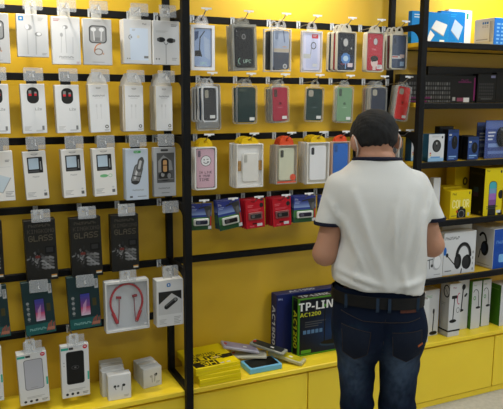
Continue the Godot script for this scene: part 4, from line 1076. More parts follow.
func case_pack(label: String, group: String, r: Array, row: int, style: String, o := {}) -> Node3D:
	var z: float = o.get("z", 0.15)
	var d := 0.016
	var f := frame_of(r, z)
	var w: float = f.w
	var h: float = f.h
	var roll: float = o.get("roll", 0.0) / (r[3] - r[1])
	var t := thing("phone_case_pack", label, "phone case", Vector3(f.mid.x + sin(roll) * h / 2.0, f.mid.y - cos(roll) * h / 2.0, z - d / 2.0), group)
	t.rotation.z = roll
	var c := Vector2(0, h / 2.0)
	var rim: Color = o.get("rim", Color(0.76, 0.74, 0.68))
	var inset: float = o.get("inset", 0.007 if style == "clam" else 0.012)
	var cr_ := 0.012 if style == "clam" else 0.002
	var shell := G.new()
	shell.slab(rrect(w - 0.003, h - 0.003, cr_, 4, c), 0.0012, 0.0004, d / 2.0 - 0.0016)
	part(t, "clear_shell", shell.mesh(mat("clear_shell", Color(0.9, 0.92, 0.94), 0.07, 0.0, 0.012)))
	var rg := G.new()
	var rw: float = o.get("rim_w", 0.005)
	rg.ring(rrect(w, h, cr_, 4, c), rrect(w - rw * 2.0, h - rw * 2.0, maxf(cr_ - rw, 0.001), 4, c), -d / 2.0, d / 2.0 - 0.001)
	part(t, "pack_rim", rg.mesh(mat("rim" + rim.to_html() + style, rim, 0.26, 0.0, o.get("rim_a", 0.8))))
	if o.has("card"):
		var k := G.new()
		k.slab(rrect(w - rw * 2.0 - 0.001, h - rw * 2.0 - 0.001, 0.001, 1, c), 0.0012, 0.0, -d / 2.0 + 0.001)
		part(t, "backing_card", k.mesh(flat(o.card, 0.6)))
	var cw: float = w - inset * 2.0
	var ch: float = h - inset * 2.0 - o.get("drop", 0.0)
	var cc := Vector2(o.get("shift", 0.0), inset + ch / 2.0)
	var cm: Material
	if o.has("face"): cm = printed(o.face, ch / cw)
	else: cm = mat("sil" + o.col.to_html(), o.col, 0.5)
	var cs := G.new()
	cs.slab(rrect(cw, ch, 0.011, 4, cc), 0.009, 0.0016, -d / 2.0 + 0.0025)
	var case_ := part(t, "phone_case", cs.mesh(cm))
	var fz := -d / 2.0 + 0.0115
	if o.get("hole", "") != "":
		var hg := G.new()
		var hs := Vector2(0.026, 0.03) if o.hole == "square" else (Vector2(0.016, 0.034) if o.hole == "tall" else Vector2(0.034, 0.012))
		hg.slab(rrect(hs.x, hs.y, minf(hs.x, hs.y) * 0.3, 3, cc + Vector2(-cw / 2.0 + hs.x / 2.0 + 0.007, ch / 2.0 - hs.y / 2.0 - 0.008)), 0.0008, 0.0002, fz)
		part(case_, "camera_opening", hg.mesh(flat(o.get("hole_col", Color(0.6, 0.58, 0.52)), 0.6)))
	if o.get("mark", false):
		var mg := G.new()
		mg.slab(fruit(0.0075, cc + Vector2(0, 0.004)), 0.0005, 0.0, fz)
		part(case_, "emblem", mg.mesh(flat(Color(o.col).darkened(0.35), 0.35)))
		var mw := G.new()
		for i in 3: mw.box(Vector3(-0.008 + i * 0.008, cc.y - 0.014, fz + 0.0002), Vector3(0.006, 0.003, 0.0005))
		part(case_, "lettering", mw.mesh(flat(Color(o.col).lerp(Color.WHITE, 0.35), 0.5)))
	if o.get("sticker", false):
		var sg := G.new()
		sg.slab(rrect(0.024, 0.014, 0.001, 1, Vector2(w / 2.0 - 0.026, 0.022)), 0.0005, 0.0, d / 2.0 - 0.0003)
		part(t, "price_sticker", sg.mesh(flat(Color(0.8, 0.8, 0.79), 0.5)))
	if o.has("band"):
		for s in [-1.0, 1.0]:
			var bg := G.new()
			bg.box(Vector3(s * (w / 2.0 - inset / 2.0), h * 0.5, d / 2.0 - 0.006), Vector3(inset - rw, 0.045, 0.001))
			part(t, "paper_band", bg.mesh(flat(o.band, 0.7)))
	if o.has("foot"):
		var fg := G.new()
		fg.box(Vector3(0, 0.008, d / 2.0 - 0.0025), Vector3(w - 0.012, 0.009, 0.001))
		fg.slab(rrect(0.03, 0.03, 0.014, 4, Vector2(w / 2.0 - 0.022, 0.03)), 0.001, 0.0, d / 2.0 - 0.003)
		part(t, "print_strip", fg.mesh(flat(o.foot, 0.5)))
	var up: float = maxf(RAIL_Y[row] - 0.004 - (f.mid.y + h / 2.0) + 0.008, 0.018)
	if o.has("hanger"):
		var hgm := G.new()
		var oo := PackedVector2Array()
		var ii := PackedVector2Array()
		for i in 25:
			var a := TAU * i / 25.0
			oo.append(Vector2(w * 0.33 * cos(a), maxf(-0.004, (up + 0.002) * sin(a)))); ii.append(Vector2(w * 0.08 * cos(a), maxf(up * 0.45, up * 0.45 + (up * 0.35) * sin(a))))
		hgm.ring(oo, ii, -0.003, 0.003)
		part(t, "hanger", hgm.mesh(flat(o.hanger, 0.4)), Vector3(0, h, 0))
	else:
		var tg := G.new()
		var o2 := PackedVector2Array()
		var i2 := PackedVector2Array()
		for i in 25:
			var a := TAU * i / 25.0
			o2.append(Vector2(w * 0.26 * cos(a), maxf(-0.003, up * sin(a)))); i2.append(Vector2(w * 0.09 * cos(a), maxf(up * 0.4, up * 0.4 + up * 0.4 * sin(a))))
		tg.ring(o2, i2, -0.0012, 0.0012)
		part(t, "hanger", tg.mesh(mat("hang" + rim.to_html() + style, rim, 0.26, 0.0, 0.75 if style == "clam" and row == 0 else 0.22)), Vector3(0, h, 0))
	if not o.get("no_hook", false):
		hook(f.mid.x, row, "bar", "steel hook holding the " + o.get("held", label))
	var tones: Array = o.get("tones", [])
	for k in o.get("n", 0):
		var cp := copy(t, ["first", "second", "third", "fourth"][k] + " phone case pack behind the " + o.get("held", label))
		cp.position += Vector3(rng.randf_range(-0.003, 0.002) - o.get("fan", 0.0) * (k + 1), rng.randf_range(-0.004, 0.001), -(k + 1) * 0.0185)
		cp.rotation.z = roll + rng.randf_range(-0.02, 0.03)
		if k < tones.size():
			var pc: MeshInstance3D = cp.get_node("phone_case")
			pc.material_override = mat("sil" + Color(tones[k]).to_html(), tones[k], 0.5)
			cp.set_meta("label", o.names[k])
	return t

func middle_bay() -> void:
	var a := "phone case packs on the top rail"
	var whr := Color(0.86, 0.86, 0.86)
	case_pack("pale blue phone case with a dark branch in a white bordered pack", a, [191.5, 25, 215, 70.5], 0, "box", {"face": "case_blue_branch", "rim": Color(0.93, 0.93, 0.94), "rim_a": 0.97, "rim_w": 0.013, "inset": 0.015, "n": 1, "held": "pale blue branch case"})
	case_pack("black phone case with pale letters in a grey clear pack", a, [232.5, 24.5, 257, 70.5], 0, "box", {"face": "case_black_upc", "rim": Color(0.6, 0.6, 0.57), "rim_a": 0.6, "rim_w": 0.01, "inset": 0.015, "n": 2, "roll": 1.5, "card": Color(0.5, 0.5, 0.47), "held": "black lettered case"})
	case_pack("grey blue phone case with a landscape print in a clear box", a, [272, 28.5, 291.5, 71.5], 0, "box", {"face": "case_sunset", "rim": whr, "rim_a": 0.5, "inset": 0.009, "n": 1, "fan": 0.03, "tones": [Color(0.09, 0.09, 0.09)], "names": ["black phone case tucked behind the landscape print case"], "held": "landscape print case"})
	case_pack("clear lilac phone case with a red corner label in a clear box", a, [302, 31, 322.5, 72.5], 0, "box", {"face": "case_clear", "rim": Color(0.88, 0.87, 0.87), "rim_a": 0.6, "inset": 0.009, "card": Color(0.86, 0.86, 0.86), "held": "clear lilac case"})
	case_pack("black phone case with a blue flower print in a cream clamshell", a, [337, 31.5, 356.5, 71.5], 0, "clam", {"face": "case_blue_splash", "n": 2, "fan": 0.012, "tones": [Color(0.6, 0.12, 0.15)], "names": ["red phone case tucked behind the blue flower case"], "held": "blue flower case"})
	case_pack("red phone case with a printed head in a cream clamshell", a, [366.5, 32, 384.5, 72], 0, "clam", {"face": "case_red_face", "n": 1, "held": "red case with the printed head"})
	case_pack("slate blue phone case in a cream clamshell beside the rack post", a, [391.5, 34, 407.5, 69.5], 0, "clam", {"face": "case_slate", "n": 2, "fan": 0.012, "tones": [Color(0.42, 0.1, 0.1), Color(0.4, 0.1, 0.1)], "names": ["dark red phone case behind the slate blue one", "dark red phone case hanging last behind the slate blue one"], "held": "slate blue case"})
	var b := "silicone phone case packs on the second rail"
	var cl := Color(0.72, 0.73, 0.72)
	var gray := Color(0.36, 0.34, 0.3)
	case_pack("charcoal phone case in a clear pack beside the rack post", b, [202.5, 86.5, 218, 122], 1, "clam", {"col": Color(0.2, 0.2, 0.21), "rim": Color(0.85, 0.86, 0.87), "hole": "tall", "sticker": true, "roll": 0.5, "z": 0.165, "n": 3, "fan": 0.01, "tones": [Color(0.16, 0.22, 0.3), Color(0.1, 0.11, 0.12), Color(0.3, 0.3, 0.28)], "names": ["dark blue phone case behind the charcoal one", "black phone case two packs behind the charcoal one", "grey phone case hanging last behind the charcoal one"], "held": "charcoal case"})
	case_pack("large empty clear case pack hanging lowest behind the charcoal case", b, [196.5, 84, 221, 130.5], 1, "clam", {"col": Color(0.68, 0.69, 0.7), "rim": Color(0.86, 0.87, 0.88), "rim_a": 0.7, "z": 0.075, "no_hook": true, "roll": 1.0})
	case_pack("dark green phone case with a wide camera opening in a clear pack", b, [237, 85.5, 257.5, 124], 1, "clam", {"col": Color(0.07, 0.17, 0.16), "rim": cl, "rim_a": 0.3, "rim_w": 0.0035, "hole": "wide", "hole_col": Color(0.25, 0.3, 0.25), "sticker": true, "n": 1, "fan": 0.004, "held": "dark green wide opening case"})
	case_pack("crimson phone case in a clear pack with beige packs behind", b, [272, 86, 289.5, 122.5], 1, "clam", {"col": Color(0.62, 0.14, 0.22), "rim": cl, "rim_a": 0.3, "rim_w": 0.0035, "hole": "tall", "hole_col": Color(0.3, 0.2, 0.18), "sticker": true, "mark": true, "roll": 1.0, "n": 3, "tones": [Color(0.55, 0.5, 0.42), Color(0.5, 0.46, 0.4), Color(0.58, 0.52, 0.44)], "names": ["beige phone case behind the crimson one", "beige phone case two packs behind the crimson one", "beige phone case hanging last behind the crimson one"], "held": "crimson case"})
	case_pack("dark green phone case with a square camera opening in a clear pack", b, [306, 87, 324, 122], 1, "clam", {"col": Color(0.08, 0.19, 0.17), "rim": cl, "rim_a": 0.3, "rim_w": 0.0035, "hole": "square", "sticker": true, "mark": true, "roll": -1.0, "held": "dark green square opening case"})
	case_pack("sage green phone case in a clear pack", b, [336.5, 86, 353.5, 123], 1, "clam", {"col": Color(0.42, 0.56, 0.42), "rim": cl, "rim_a": 0.3, "rim_w": 0.0035, "hole": "tall", "hole_col": Color(0.25, 0.3, 0.25), "sticker": true, "mark": true, "roll": -1.0, "n": 1, "held": "sage green case"})
	case_pack("navy phone case in a clear pack with red and beige packs behind", b, [370.5, 86.5, 387, 121], 1, "clam", {"col": Color(0.09, 0.12, 0.2), "rim": cl, "rim_a": 0.3, "rim_w": 0.0035, "hole": "square", "n": 3, "tones": [Color(0.5, 0.48, 0.42), Color(0.46, 0.44, 0.4), Color(0.6, 0.15, 0.14)], "names": ["beige phone case behind the navy one", "beige phone case two packs behind the navy one", "red phone case hanging last behind the navy one"], "held": "navy case"})
	case_pack("bright red phone case in a clear pack, hanging askew", b, [396, 85.5, 410, 121], 1, "clam", {"col": Color(0.76, 0.14, 0.12), "rim": cl, "rim_a": 0.3, "rim_w": 0.0035, "hole": "square", "sticker": true, "mark": true, "roll": -5.0, "n": 2, "tones": [Color(0.5, 0.48, 0.42), Color(0.5, 0.48, 0.42)], "names": ["beige phone case behind the bright red one", "beige phone case hanging last behind the bright red one"], "held": "bright red case"})
	var c3 := "boxed phone case packs on the third rail"
	var yl := Color(0.85, 0.7, 0.06)
	var orn := Color(0.82, 0.3, 0.16)
	var cream := Color(0.88, 0.87, 0.84)
	case_pack("pink phone case with a winking face in a white clamshell", c3, [195, 147, 217, 190], 2, "clam", {"face": "case_pink", "rim": Color(0.9, 0.9, 0.88), "rim_a": 0.97, "rim_w": 0.0065, "inset": 0.009, "n": 2, "hanger": yl, "card": Color(0.2, 0.2, 0.2), "held": "pink winking face case"})
	case_pack("white phone case with brown paper band and a yellow hanger", c3, [237, 144, 263.5, 187.5], 2, "box", {"col": Color(0.84, 0.83, 0.8), "rim": cream, "rim_a": 0.9, "inset": 0.026, "drop": 0.016, "shift": 0.004, "card": Color(0.9, 0.89, 0.87), "hole": "tall", "hole_col": Color(0.68, 0.67, 0.63), "band": Color(0.6, 0.45, 0.22), "n": 4, "hanger": yl, "held": "paper band case"})
	case_pack("cream phone case in a clear pack with an orange hanger and strip", c3, [276.5, 145, 297.5, 184], 2, "box", {"col": Color(0.78, 0.78, 0.68), "rim": Color(0.72, 0.68, 0.62), "rim_a": 0.6, "inset": 0.016, "hole": "tall", "hole_col": Color(0.25, 0.25, 0.22), "foot": orn, "card": Color(0.7, 0.67, 0.6), "n": 3, "hanger": orn, "held": "orange strip case"})
	case_pack("off-white phone case in a white tray with a yellow hanger", c3, [307.5, 142.5, 329.5, 183.5], 2, "box", {"col": Color(0.87, 0.87, 0.87), "rim": cream, "rim_a": 0.9, "inset": 0.016, "hole": "tall", "hole_col": Color(0.15, 0.15, 0.16), "card": Color(0.8, 0.78, 0.73), "n": 4, "hanger": yl, "held": "off-white tray case"})
	case_pack("bright blue phone case in a clear pack with an orange hanger", c3, [332, 141.5, 350, 181], 2, "box", {"col": Color(0.08, 0.38, 0.72), "rim": Color(0.82, 0.7, 0.62), "rim_a": 0.7, "inset": 0.01, "hole": "tall", "hole_col": Color(0.1, 0.3, 0.55), "card": Color(0.74, 0.66, 0.6), "n": 1, "hanger": orn, "held": "bright blue case"})
	case_pack("dark grey phone case in a white tray behind the man's head", c3, [381, 139, 399.5, 178], 2, "box", {"col": Color(0.25, 0.25, 0.25), "rim": cream, "rim_a": 0.9, "inset": 0.016, "hole": "tall", "hole_col": Color(0.1, 0.1, 0.1), "card": Color(0.82, 0.81, 0.78), "hanger": yl, "held": "dark grey case behind the man's head"})
	case_pack("dark teal phone case in a clear pack beside the second rack post", c3, [392, 138, 403, 173], 2, "clam", {"col": Color(0.07, 0.2, 0.22), "rim": Color(0.3, 0.4, 0.4), "z": 0.1, "rim_a": 0.5, "held": "dark teal case"})
	# memory sticks on the fourth rail
	var d := "memory stick cards on the fourth rail"
	var bl := flat(Color(0.13, 0.16, 0.34), 0.45)
	var rd := flat(Color(0.45, 0.05, 0.08), 0.45)
	stick_card("blue and green memory stick card next to the rack post", d, [190.5, 203.5, 211.5, 230], "usb_blue", bl, Color(0.1, 0.12, 0.2), {"n": 1, "roll": -0.5})
	stick_card("blue and green memory stick card hanging askew", d, [218, 200, 241, 229], "usb_blue", bl, Color(0.09, 0.08, 0.09), {"n": 3, "roll": 4.0})
	stick_card("red memory stick card beside the askew blue card", d, [245.5, 199, 264.5, 228], "usb_red", rd, Color(0.16, 0.15, 0.15), {"n": 3, "roll": 1.5, "fan": 0.004})
	stick_card("red memory stick card between a red and a blue card", d, [272.5, 197.5, 291, 226], "usb_red", rd, Color(0.12, 0.11, 0.11), {"n": 3, "roll": 1.5, "fan": 0.004})
	stick_card("blue and green memory stick card beside the second red card", d, [293.5, 196, 315.5, 222], "usb_blue", bl, Color(0.12, 0.09, 0.16), {"n": 3})
	stick_card("blue and green memory stick card partly behind the man's sleeve", d, [319, 194.5, 340, 220], "usb_blue", bl, Color(0.1, 0.12, 0.2), {"n": 1})

func stick_card(label: String, group: String, r: Array, face: String, body: Material, stick: Color, o := {}) -> void:
	var z := 0.15
	var f := frame_of(r, z)
	var roll: float = o.get("roll", 0.0) / (r[3] - r[1])
	var w: float = f.w
	var h: float = f.h
	var t := thing("memory_stick_card", label, "memory stick", Vector3(f.mid.x + sin(roll) * h / 2.0, f.mid.y - cos(roll) * h / 2.0, z), group)
	t.rotation.z = roll
	part(t, "card", carton_mesh(Vector3(w, h, 0.004), 0.0008, body, printed(face, h / w)))
	var y := h * (0.3 if face == "usb_blue" else 0.42)
	var bs := G.new()
	bs.slab(rrect(w * 0.72, h * 0.26, 0.005, 3, Vector2(0, y)), 0.007, 0.002, 0.002)
	part(t, "blister", bs.mesh(flat(Color(0.78, 0.79, 0.76), 0.2) if face == "usb_blue" else flat(Color(0.5, 0.3, 0.3), 0.25)))
	var st := G.new()
	st.slab(rrect(w * 0.56, h * 0.15, 0.005, 3, Vector2(0, y)), 0.004, 0.0015, 0.009)
	var p := part(t, "memory_stick", st.mesh(flat(stick, 0.35)))
	var cp := G.new()
	cp.slab(rrect(w * 0.16, h * 0.1, 0.002, 2, Vector2(-w * 0.16, y)), 0.0008, 0.0, 0.013)
	part(p, "cap", cp.mesh(flat(stick.lerp(Color.WHITE, 0.22), 0.3)))
	hook(f.mid.x, 3, "bar", "steel hook holding the " + label)
	for k in o.get("n", 0):
		var c := copy(t, ["first", "second", "third", "fourth"][k] + " card behind the " + label)
		c.position += Vector3(rng.randf_range(-0.002, 0.002) - o.get("fan", 0.0) * (k + 1), rng.randf_range(-0.003, 0.002), -(k + 1) * 0.017)
		c.rotation.z = roll * 0.6 + rng.randf_range(-0.02, 0.02)

# ================================================================== goods on the shelves
func stand_box(called: String, label: String, category: String, group: String, xl: float, yt: float, xr: float, floor_y: float, z: float, d: float, body: Material, face := "", left := "", o := {}) -> Node3D:
	var xm := (xl + xr) / 2.0
	var w := px(xr, yt, z).x - px(xl, yt, z).x
	var h := px(xm, yt, z).y - floor_y
	var t := thing(called, label, category, Vector3(px(xm, yt, z).x, floor_y + 0.0003, z - d / 2.0), group)
	var fm: Material = printed(face, h / w) if face else null
	var lm: Material = printed(left, h / d) if left else o.get("left_mat")
	part(t, "carton", carton_mesh(Vector3(w, h, d), 0.0015, body, fm, lm, o.get("top_mat")))
	return t

func right_bay() -> void:
	var s: Array = SHELF_Y
	var blu := flat(Color(0.05, 0.42, 0.7), 0.4)
	var wht := flat(Color(0.8, 0.8, 0.79), 0.5)
	var blk := flat(Color(0.05, 0.05, 0.052), 0.4)
	var g1 := "portable drive boxes on the top shelf"
	stand_box("drive_box", "flat blue portable drive box, the frontmost of three", "box", g1, 412.5, 12, 450, s[0], 0.05, 0.03, blu, "hdd")
	stand_box("drive_box", "flat blue portable drive box behind the frontmost one", "box", g1, 441, 11.5, 466, s[0], 0.014, 0.03, blu, "hdd_b")
	var wb := stand_box("drive_box", "white drive box with a green corner behind the blue boxes", "box", g1, 449, 10, 472.5, s[0], -0.02, 0.03, wht)
	var gc := G.new()
	gc.box(Vector3(0.05, 0.165, 0.0155), Vector3(0.014, 0.03, 0.001))
	part(wb, "green_label", gc.mesh(flat(Color(0.12, 0.5, 0.4), 0.5)))
	stand_box("adapter_box", "box with a white printed side and a blue front on the top shelf", "box", "", 495, 18.5, 522, s[0], 0.19, 0.14, blu, "adapter_front", "white_blue")
	var g2 := "black keyboard boxes on the second shelf"
	stand_box("keyboard_box", "long black keyboard box with magenta print and a pale sticker", "box", g2, 401, 75, 477.5, s[1], 0.07, 0.04, blk, "keyboard")
	stand_box("keyboard_box", "plain black keyboard box standing behind the others", "box", g2, 430, 67.5, 520, s[1], 0.0, 0.045, blk, "")
	stand_box("keyboard_box", "black keyboard box with a dim keyboard, next to the magenta one", "box", g2, 478.5, 74, 497, s[1], 0.08, 0.04, blk, "keyboard_c")
	stand_box("keyboard_box", "black keyboard box next to the dim one, light keys", "box", g2, 498, 73.5, 560, s[1], 0.08, 0.04, blk, "keyboard_b")
	var g3 := "mouse boxes on the middle shelf"
	var teal := flat(Color(0.1, 0.27, 0.36), 0.45)
	var nav := flat(Color(0.06, 0.07, 0.1), 0.45)
	stand_box("mouse_box", "white mouse box with teal sides beside the rack post", "box", g3, 412, 134, 424, s[2], 0.13, 0.05, teal, "mouse_white")
	stand_box("mouse_box", "white mouse box with teal sides, its front picture showing a black mouse", "box", g3, 429, 134, 445, s[2], 0.2, 0.045, teal, "mouse_white")
	stand_box("mouse_box", "tall blue mouse box next to the white one", "box", g3, 448.5, 129.5, 459.5, s[2], 0.19, 0.04, nav, "mouse_blue")
	stand_box("mouse_box", "tall dark blue box standing behind the blue mouse box", "box", g3, 440, 126.5, 454, s[2], 0.12, 0.04, nav, "")
	stand_box("mouse_box", "short blue mouse box with black sides", "box", g3, 468.5, 136.5, 479.5, s[2], 0.19, 0.04, nav, "mouse_blue_b")
	stand_box("mouse_box", "short dark box standing behind the short blue one", "box", g3, 462, 135.5, 474, s[2], 0.14, 0.05, nav, "")
	for k in 2:
		var xl: float = [487.5, 479.0][k]
		var z: float = [0.19, 0.12][k]
		var w := px(xl + 28, 140, z).x - px(xl, 140, z).x
		var h: float = px(xl + 8, [120.5, 122.5][k], z).y - s[2]
		var t := thing("mouse_blister_pack", ["black mouse in a clear blister on a blue card", "second mouse blister standing behind the first"][k], "mouse pack", Vector3(px(xl, 140, z).x + w / 2.0, s[2] + 0.0003, z - 0.02), g3)
		part(t, "card", carton_mesh(Vector3(w, h, 0.004), 0.0008, nav, printed("mouse_card", h / w)))
		var sh := G.new()
		sh.slab(rrect(w - 0.004, h - 0.004, 0.01, 3, Vector2(0, h / 2.0)), 0.03, 0.008, 0.0025)
		part(t, "clear_shell", sh.mesh(mat("clear_shell", Color(0.9, 0.92, 0.94), 0.07, 0.0, 0.012)))
		var mg := G.new()
		var oo := PackedVector2Array()
		for i in 24:
			var aa := TAU * i / 24.0
			oo.append(Vector2(0.01 + 0.031 * cos(aa) * (1.0 + 0.12 * sin(aa)), h * 0.56 + 0.053 * sin(aa)))
		mg.slab(oo, 0.022, 0.009, 0.0026)
		var mo := part(t, "mouse", mg.mesh(flat(Color(0.04, 0.04, 0.045), 0.3)))
		var wh := G.new()
		wh.slab(rrect(0.008, 0.02, 0.003, 3, Vector2(0.01, h * 0.56 + 0.026)), 0.002, 0.0008, 0.0244)
		part(mo, "wheel", wh.mesh(flat(Color(0.3, 0.3, 0.32), 0.4)))
	var g4 := "yellow speaker boxes on the fourth shelf"
	var ys := flat(Color(0.8, 0.68, 0.04), 0.45)
	var ysp := stand_box("speaker_box", "small yellow speaker box lettered COLOR", "box", g4, 451, 190.5, 472, s[3], 0.19, 0.075, ys, "speaker_color", "")
	stand_box("speaker_box", "small yellow speaker box behind the one lettered COLOR", "box", g4, 443.5, 186.5, 462, s[3], 0.1, 0.07, ys, "")
	stand_box("speaker_box", "tall yellow speaker box with a striped speaker and black side", "box", g4, 486, 168, 504.5, s[3], 0.205, 0.12, ys, "speaker_tall", "speaker_side")
	stand_box("speaker_box", "tall yellow speaker box with a dark ring standing at the back", "box", g4, 456, 165, 474, s[3], 0.06, 0.07, ys, "speaker_yellow_side", "")
	stand_box("speaker_box", "tall yellow speaker box beyond the one with black side", "box", g4, 506, 166.5, 524, s[3], 0.205, 0.11, ys, "speaker_tall", "")
	stand_box("small_bottle_box", "slim white box beside the yellow boxes, mostly behind the man", "box", "", 434, 178, 441, s[3], 0.16, 0.03, wht, "")
	var g5 := "headset boxes on the lowest shelf"
	stand_box("headset_box", "white box with a white headset, below the man's elbow", "box", g5, 422, 246, 443.8, s[4], 0.205, 0.07, wht, "headset_white")
	stand_box("headset_box", "white box printed with a large black headset with a microphone", "box", g5, 445, 232, 477, s[4], 0.195, 0.07, wht, "headset")
	stand_box("headset_box", "white box lying behind the black headset box", "box", g5, 443, 224.5, 472.5, s[4], 0.1, 0.06, wht, "")
	stand_box("headset_box", "headset box with a blue front and a white side", "box", g5, 495, 228, 521, s[4], 0.2, 0.13, wht, "headset_blue", "headset_side")
	stand_box("headset_box", "white headset box behind the blue fronted one", "box", g5, 478, 224, 500, s[4], 0.06, 0.05, wht, "")
	var g6 := "microphone boxes on the counter"
	var y0 := TOP_Y
	stand_box("microphone_box", "white microphone box partly behind the man's hip", "box", g6, 410, 300.5, 430, y0, 0.185, 0.05, wht, "")
	stand_box("microphone_box", "white microphone box with green letters behind the first", "box", g6, 424, 290, 440, y0, 0.12, 0.06, wht, "mic_a")
	var mb := stand_box("microphone_box", "tall white microphone box with a ring on its side and black base strap", "box", g6, 450.5, 283.5, 462, y0, 0.175, 0.075, wht, "mic_b", "mic_side")
	var bnd := G.new()
	var ww := px(462, 290, 0.175).x - px(450.5, 290, 0.175).x
	bnd.box(Vector3(0, 0.034, 0), Vector3(ww + 0.003, 0.008, 0.078))
	part(mb, "strap", bnd.mesh(blk))
	stand_box("microphone_box", "white microphone box with a pink arc behind the strapped one", "box", g6, 457.5, 279, 470, y0, 0.11, 0.05, wht, "mic_pink")
	var gs := flat(Color(0.27, 0.47, 0.13), 0.45)
	stand_box("microphone_box", "white microphone box with green sides, next to the pink arc box", "box", g6, 473, 281, 482.5, y0, 0.13, 0.03, gs, "mic_c")
	stand_box("microphone_box", "white microphone box with green sides, beside the large green box", "box", g6, 483.5, 279.5, 492, y0, 0.12, 0.03, gs, "mic_c")
	stand_box("microphone_box", "large green microphone box with a white front", "box", g6, 502, 284, 520, y0, 0.16, 0.09, wht, "mic_a", "green_side")

func counter_goods() -> void:
	var wht := flat(Color(0.8, 0.8, 0.79), 0.5)
	var y0 := TOP_Y + 0.0003
	# small earbud boxes in two rows
	var grp := "small white earbud boxes on the counter"
	var f := frame_of([107, 371, 132, 399], 0.16)
	for k in 4:
		var t := thing("earbud_box", ["small white earbud box standing in front of its row", "small white earbud box, second in the loose row", "small white earbud box, third in the loose row", "small white earbud box, last in the loose row"][k], "box", Vector3(0.595, y0, 0.145), grp)
		t.position = [Vector3(0.604, y0, 0.15), Vector3(0.588, y0, 0.098), Vector3(0.596, y0, 0.05), Vector3(0.603, y0, 0.004)][k]
		t.rotation.y = [-0.04, 0.06, 0.02, -0.02][k]
		part(t, "carton", carton_mesh(Vector3(0.1, 0.115, 0.042), 0.002, wht, printed("airbox_a", 1.15) if k == 0 else null))
	for k in 3:
		var t2 := thing("earbud_box", ["small white earbud box, first of the straight row by the post", "small white earbud box, second of the straight row by the post", "small white earbud box, last of the straight row by the post"][k], "box", Vector3(0.766 + 0.002 * k, y0, 0.09 - k * 0.045), grp)
		t2.rotation.y = 0.16
		t2.position.x -= k * 0.006
		part(t2, "carton", carton_mesh(Vector3(0.09, 0.092, 0.036), 0.002, wht, printed("airbox_b", 1.0) if k == 0 else null))
	# pile of flat yellow glass boxes
	var ye := mat("note_yellow", Color(0.93, 0.83, 0.04), 0.35)
	var px_ := [1.062, 1.06, 1.058, 1.05, 1.047]
	var tn := [0.0, 0.01, -0.01, 0.035, 0.045]
	var zz := [0.08, 0.082, 0.08, 0.077, 0.077]
	for k in 5:
		var t3 := thing("glass_film_box", ["flat yellow glass box at the bottom of the pile", "flat yellow glass box second from the bottom of the pile", "flat yellow glass box in the middle of the pile", "flat yellow glass box second from the top of the pile", "flat yellow glass box lettered GLASS 9H on top of the pile"][k], "box", Vector3(px_[k], y0 + k * 0.0182, zz[k]), "flat yellow glass boxes piled on the counter")
		t3.rotation.y = tn[k]
		part(t3, "carton", carton_mesh(Vector3(0.206 if k < 3 else 0.222, 0.0178, 0.245), 0.0015, ye, null, null, printed("notes", 1.1) if k == 4 else null))
	# loose packs lying beside the pile
	flat_pack("light blue film pack with a black top lying on the counter", Vector3(1.222, y0, 0.118), Vector3(1.395, y0, 0.118), Vector2(0.11, 0.028), flat(Color(0.42, 0.68, 0.8), 0.4), flat(Color(0.05, 0.06, 0.06), 0.4), false)
	flat_pack("cream phone case pack lying across the light blue pack", Vector3(1.2, y0 + 0.034, -0.005), Vector3(1.36, y0 + 0.034, 0.07), Vector2(0.085, 0.013), flat(Color(0.78, 0.76, 0.68), 0.4), flat(Color(0.66, 0.64, 0.57), 0.4), true)
	flat_pack("grey lilac phone case pack leaning on the yellow pile", Vector3(1.15, y0 + 0.094, 0.0), Vector3(1.325, y0 + 0.05, 0.035), Vector2(0.08, 0.014), flat(Color(0.66, 0.64, 0.68), 0.3), flat(Color(0.54, 0.5, 0.57), 0.35), true)
	flat_pack("dark phone case pack lying against the router boxes", Vector3(1.322, y0 + 0.074, -0.02), Vector3(1.436, y0 + 0.05, 0.125), Vector2(0.06, 0.014), flat(Color(0.58, 0.58, 0.52), 0.3), flat(Color(0.16, 0.17, 0.16), 0.35), true)
	flat_pack("yellow phone case pack lying in front of the router boxes", Vector3(1.4, y0 + 0.03, 0.03), Vector3(1.515, y0 + 0.001, 0.17), Vector2(0.065, 0.018), flat(Color(0.74, 0.72, 0.55), 0.3), flat(Color(0.74, 0.68, 0.12), 0.35), true)
	# router boxes
	var grn := flat(Color(0.28, 0.52, 0.1), 0.4)
	var z := 0.08
	var w := px(345, 320, z).x - px(298, 320, z).x + 0.06
	var h := px(298, 299.5, z).y - y0
	var tp := thing("router_box", "green edged black router box lettered TP-LINK AC1200", "box", Vector3(px(298, 320, z).x + w / 2.0, y0, z - 0.0325), "router boxes on the counter")
	part(tp, "carton", carton_mesh(Vector3(w, h, 0.065), 0.0015, grn, printed("tplink", h / w), printed("tplink_side", h / 0.065), flat(Color(0.04, 0.04, 0.04), 0.4)))
	var fx := -w / 2.0
	words(tp, "TP-LINK", 0.042, Color(0.88, 0.88, 0.88), Vector3(fx + 0.125, h - 0.045, 0.0331), Vector3.ZERO, 1.12)
	words(tp, "AC1200", 0.021, Color(0.72, 0.72, 0.16), Vector3(fx + 0.072, h - 0.087, 0.0331), Vector3.ZERO, 1.2)
	words(tp, "AC1200", 0.034, Color(0.78, 0.78, 0.12), Vector3(fx - 0.0006, h * 0.45, 0.004), Vector3(0, -PI / 2, -PI / 2), 1.2)
	words(tp, "TP-LINK", 0.03, Color(0.8, 0.8, 0.8), Vector3(fx + 0.11, h + 0.0002, 0.002), Vector3(-PI / 2, 0, 0), 1.1)
	var z2 := 0.012
	var w2 := px(345, 320, z2).x - px(276.5, 320, z2).x + 0.05
	var h2 := px(277, 295.5, z2).y - y0
	var bl := flat(Color(0.07, 0.11, 0.32), 0.4)
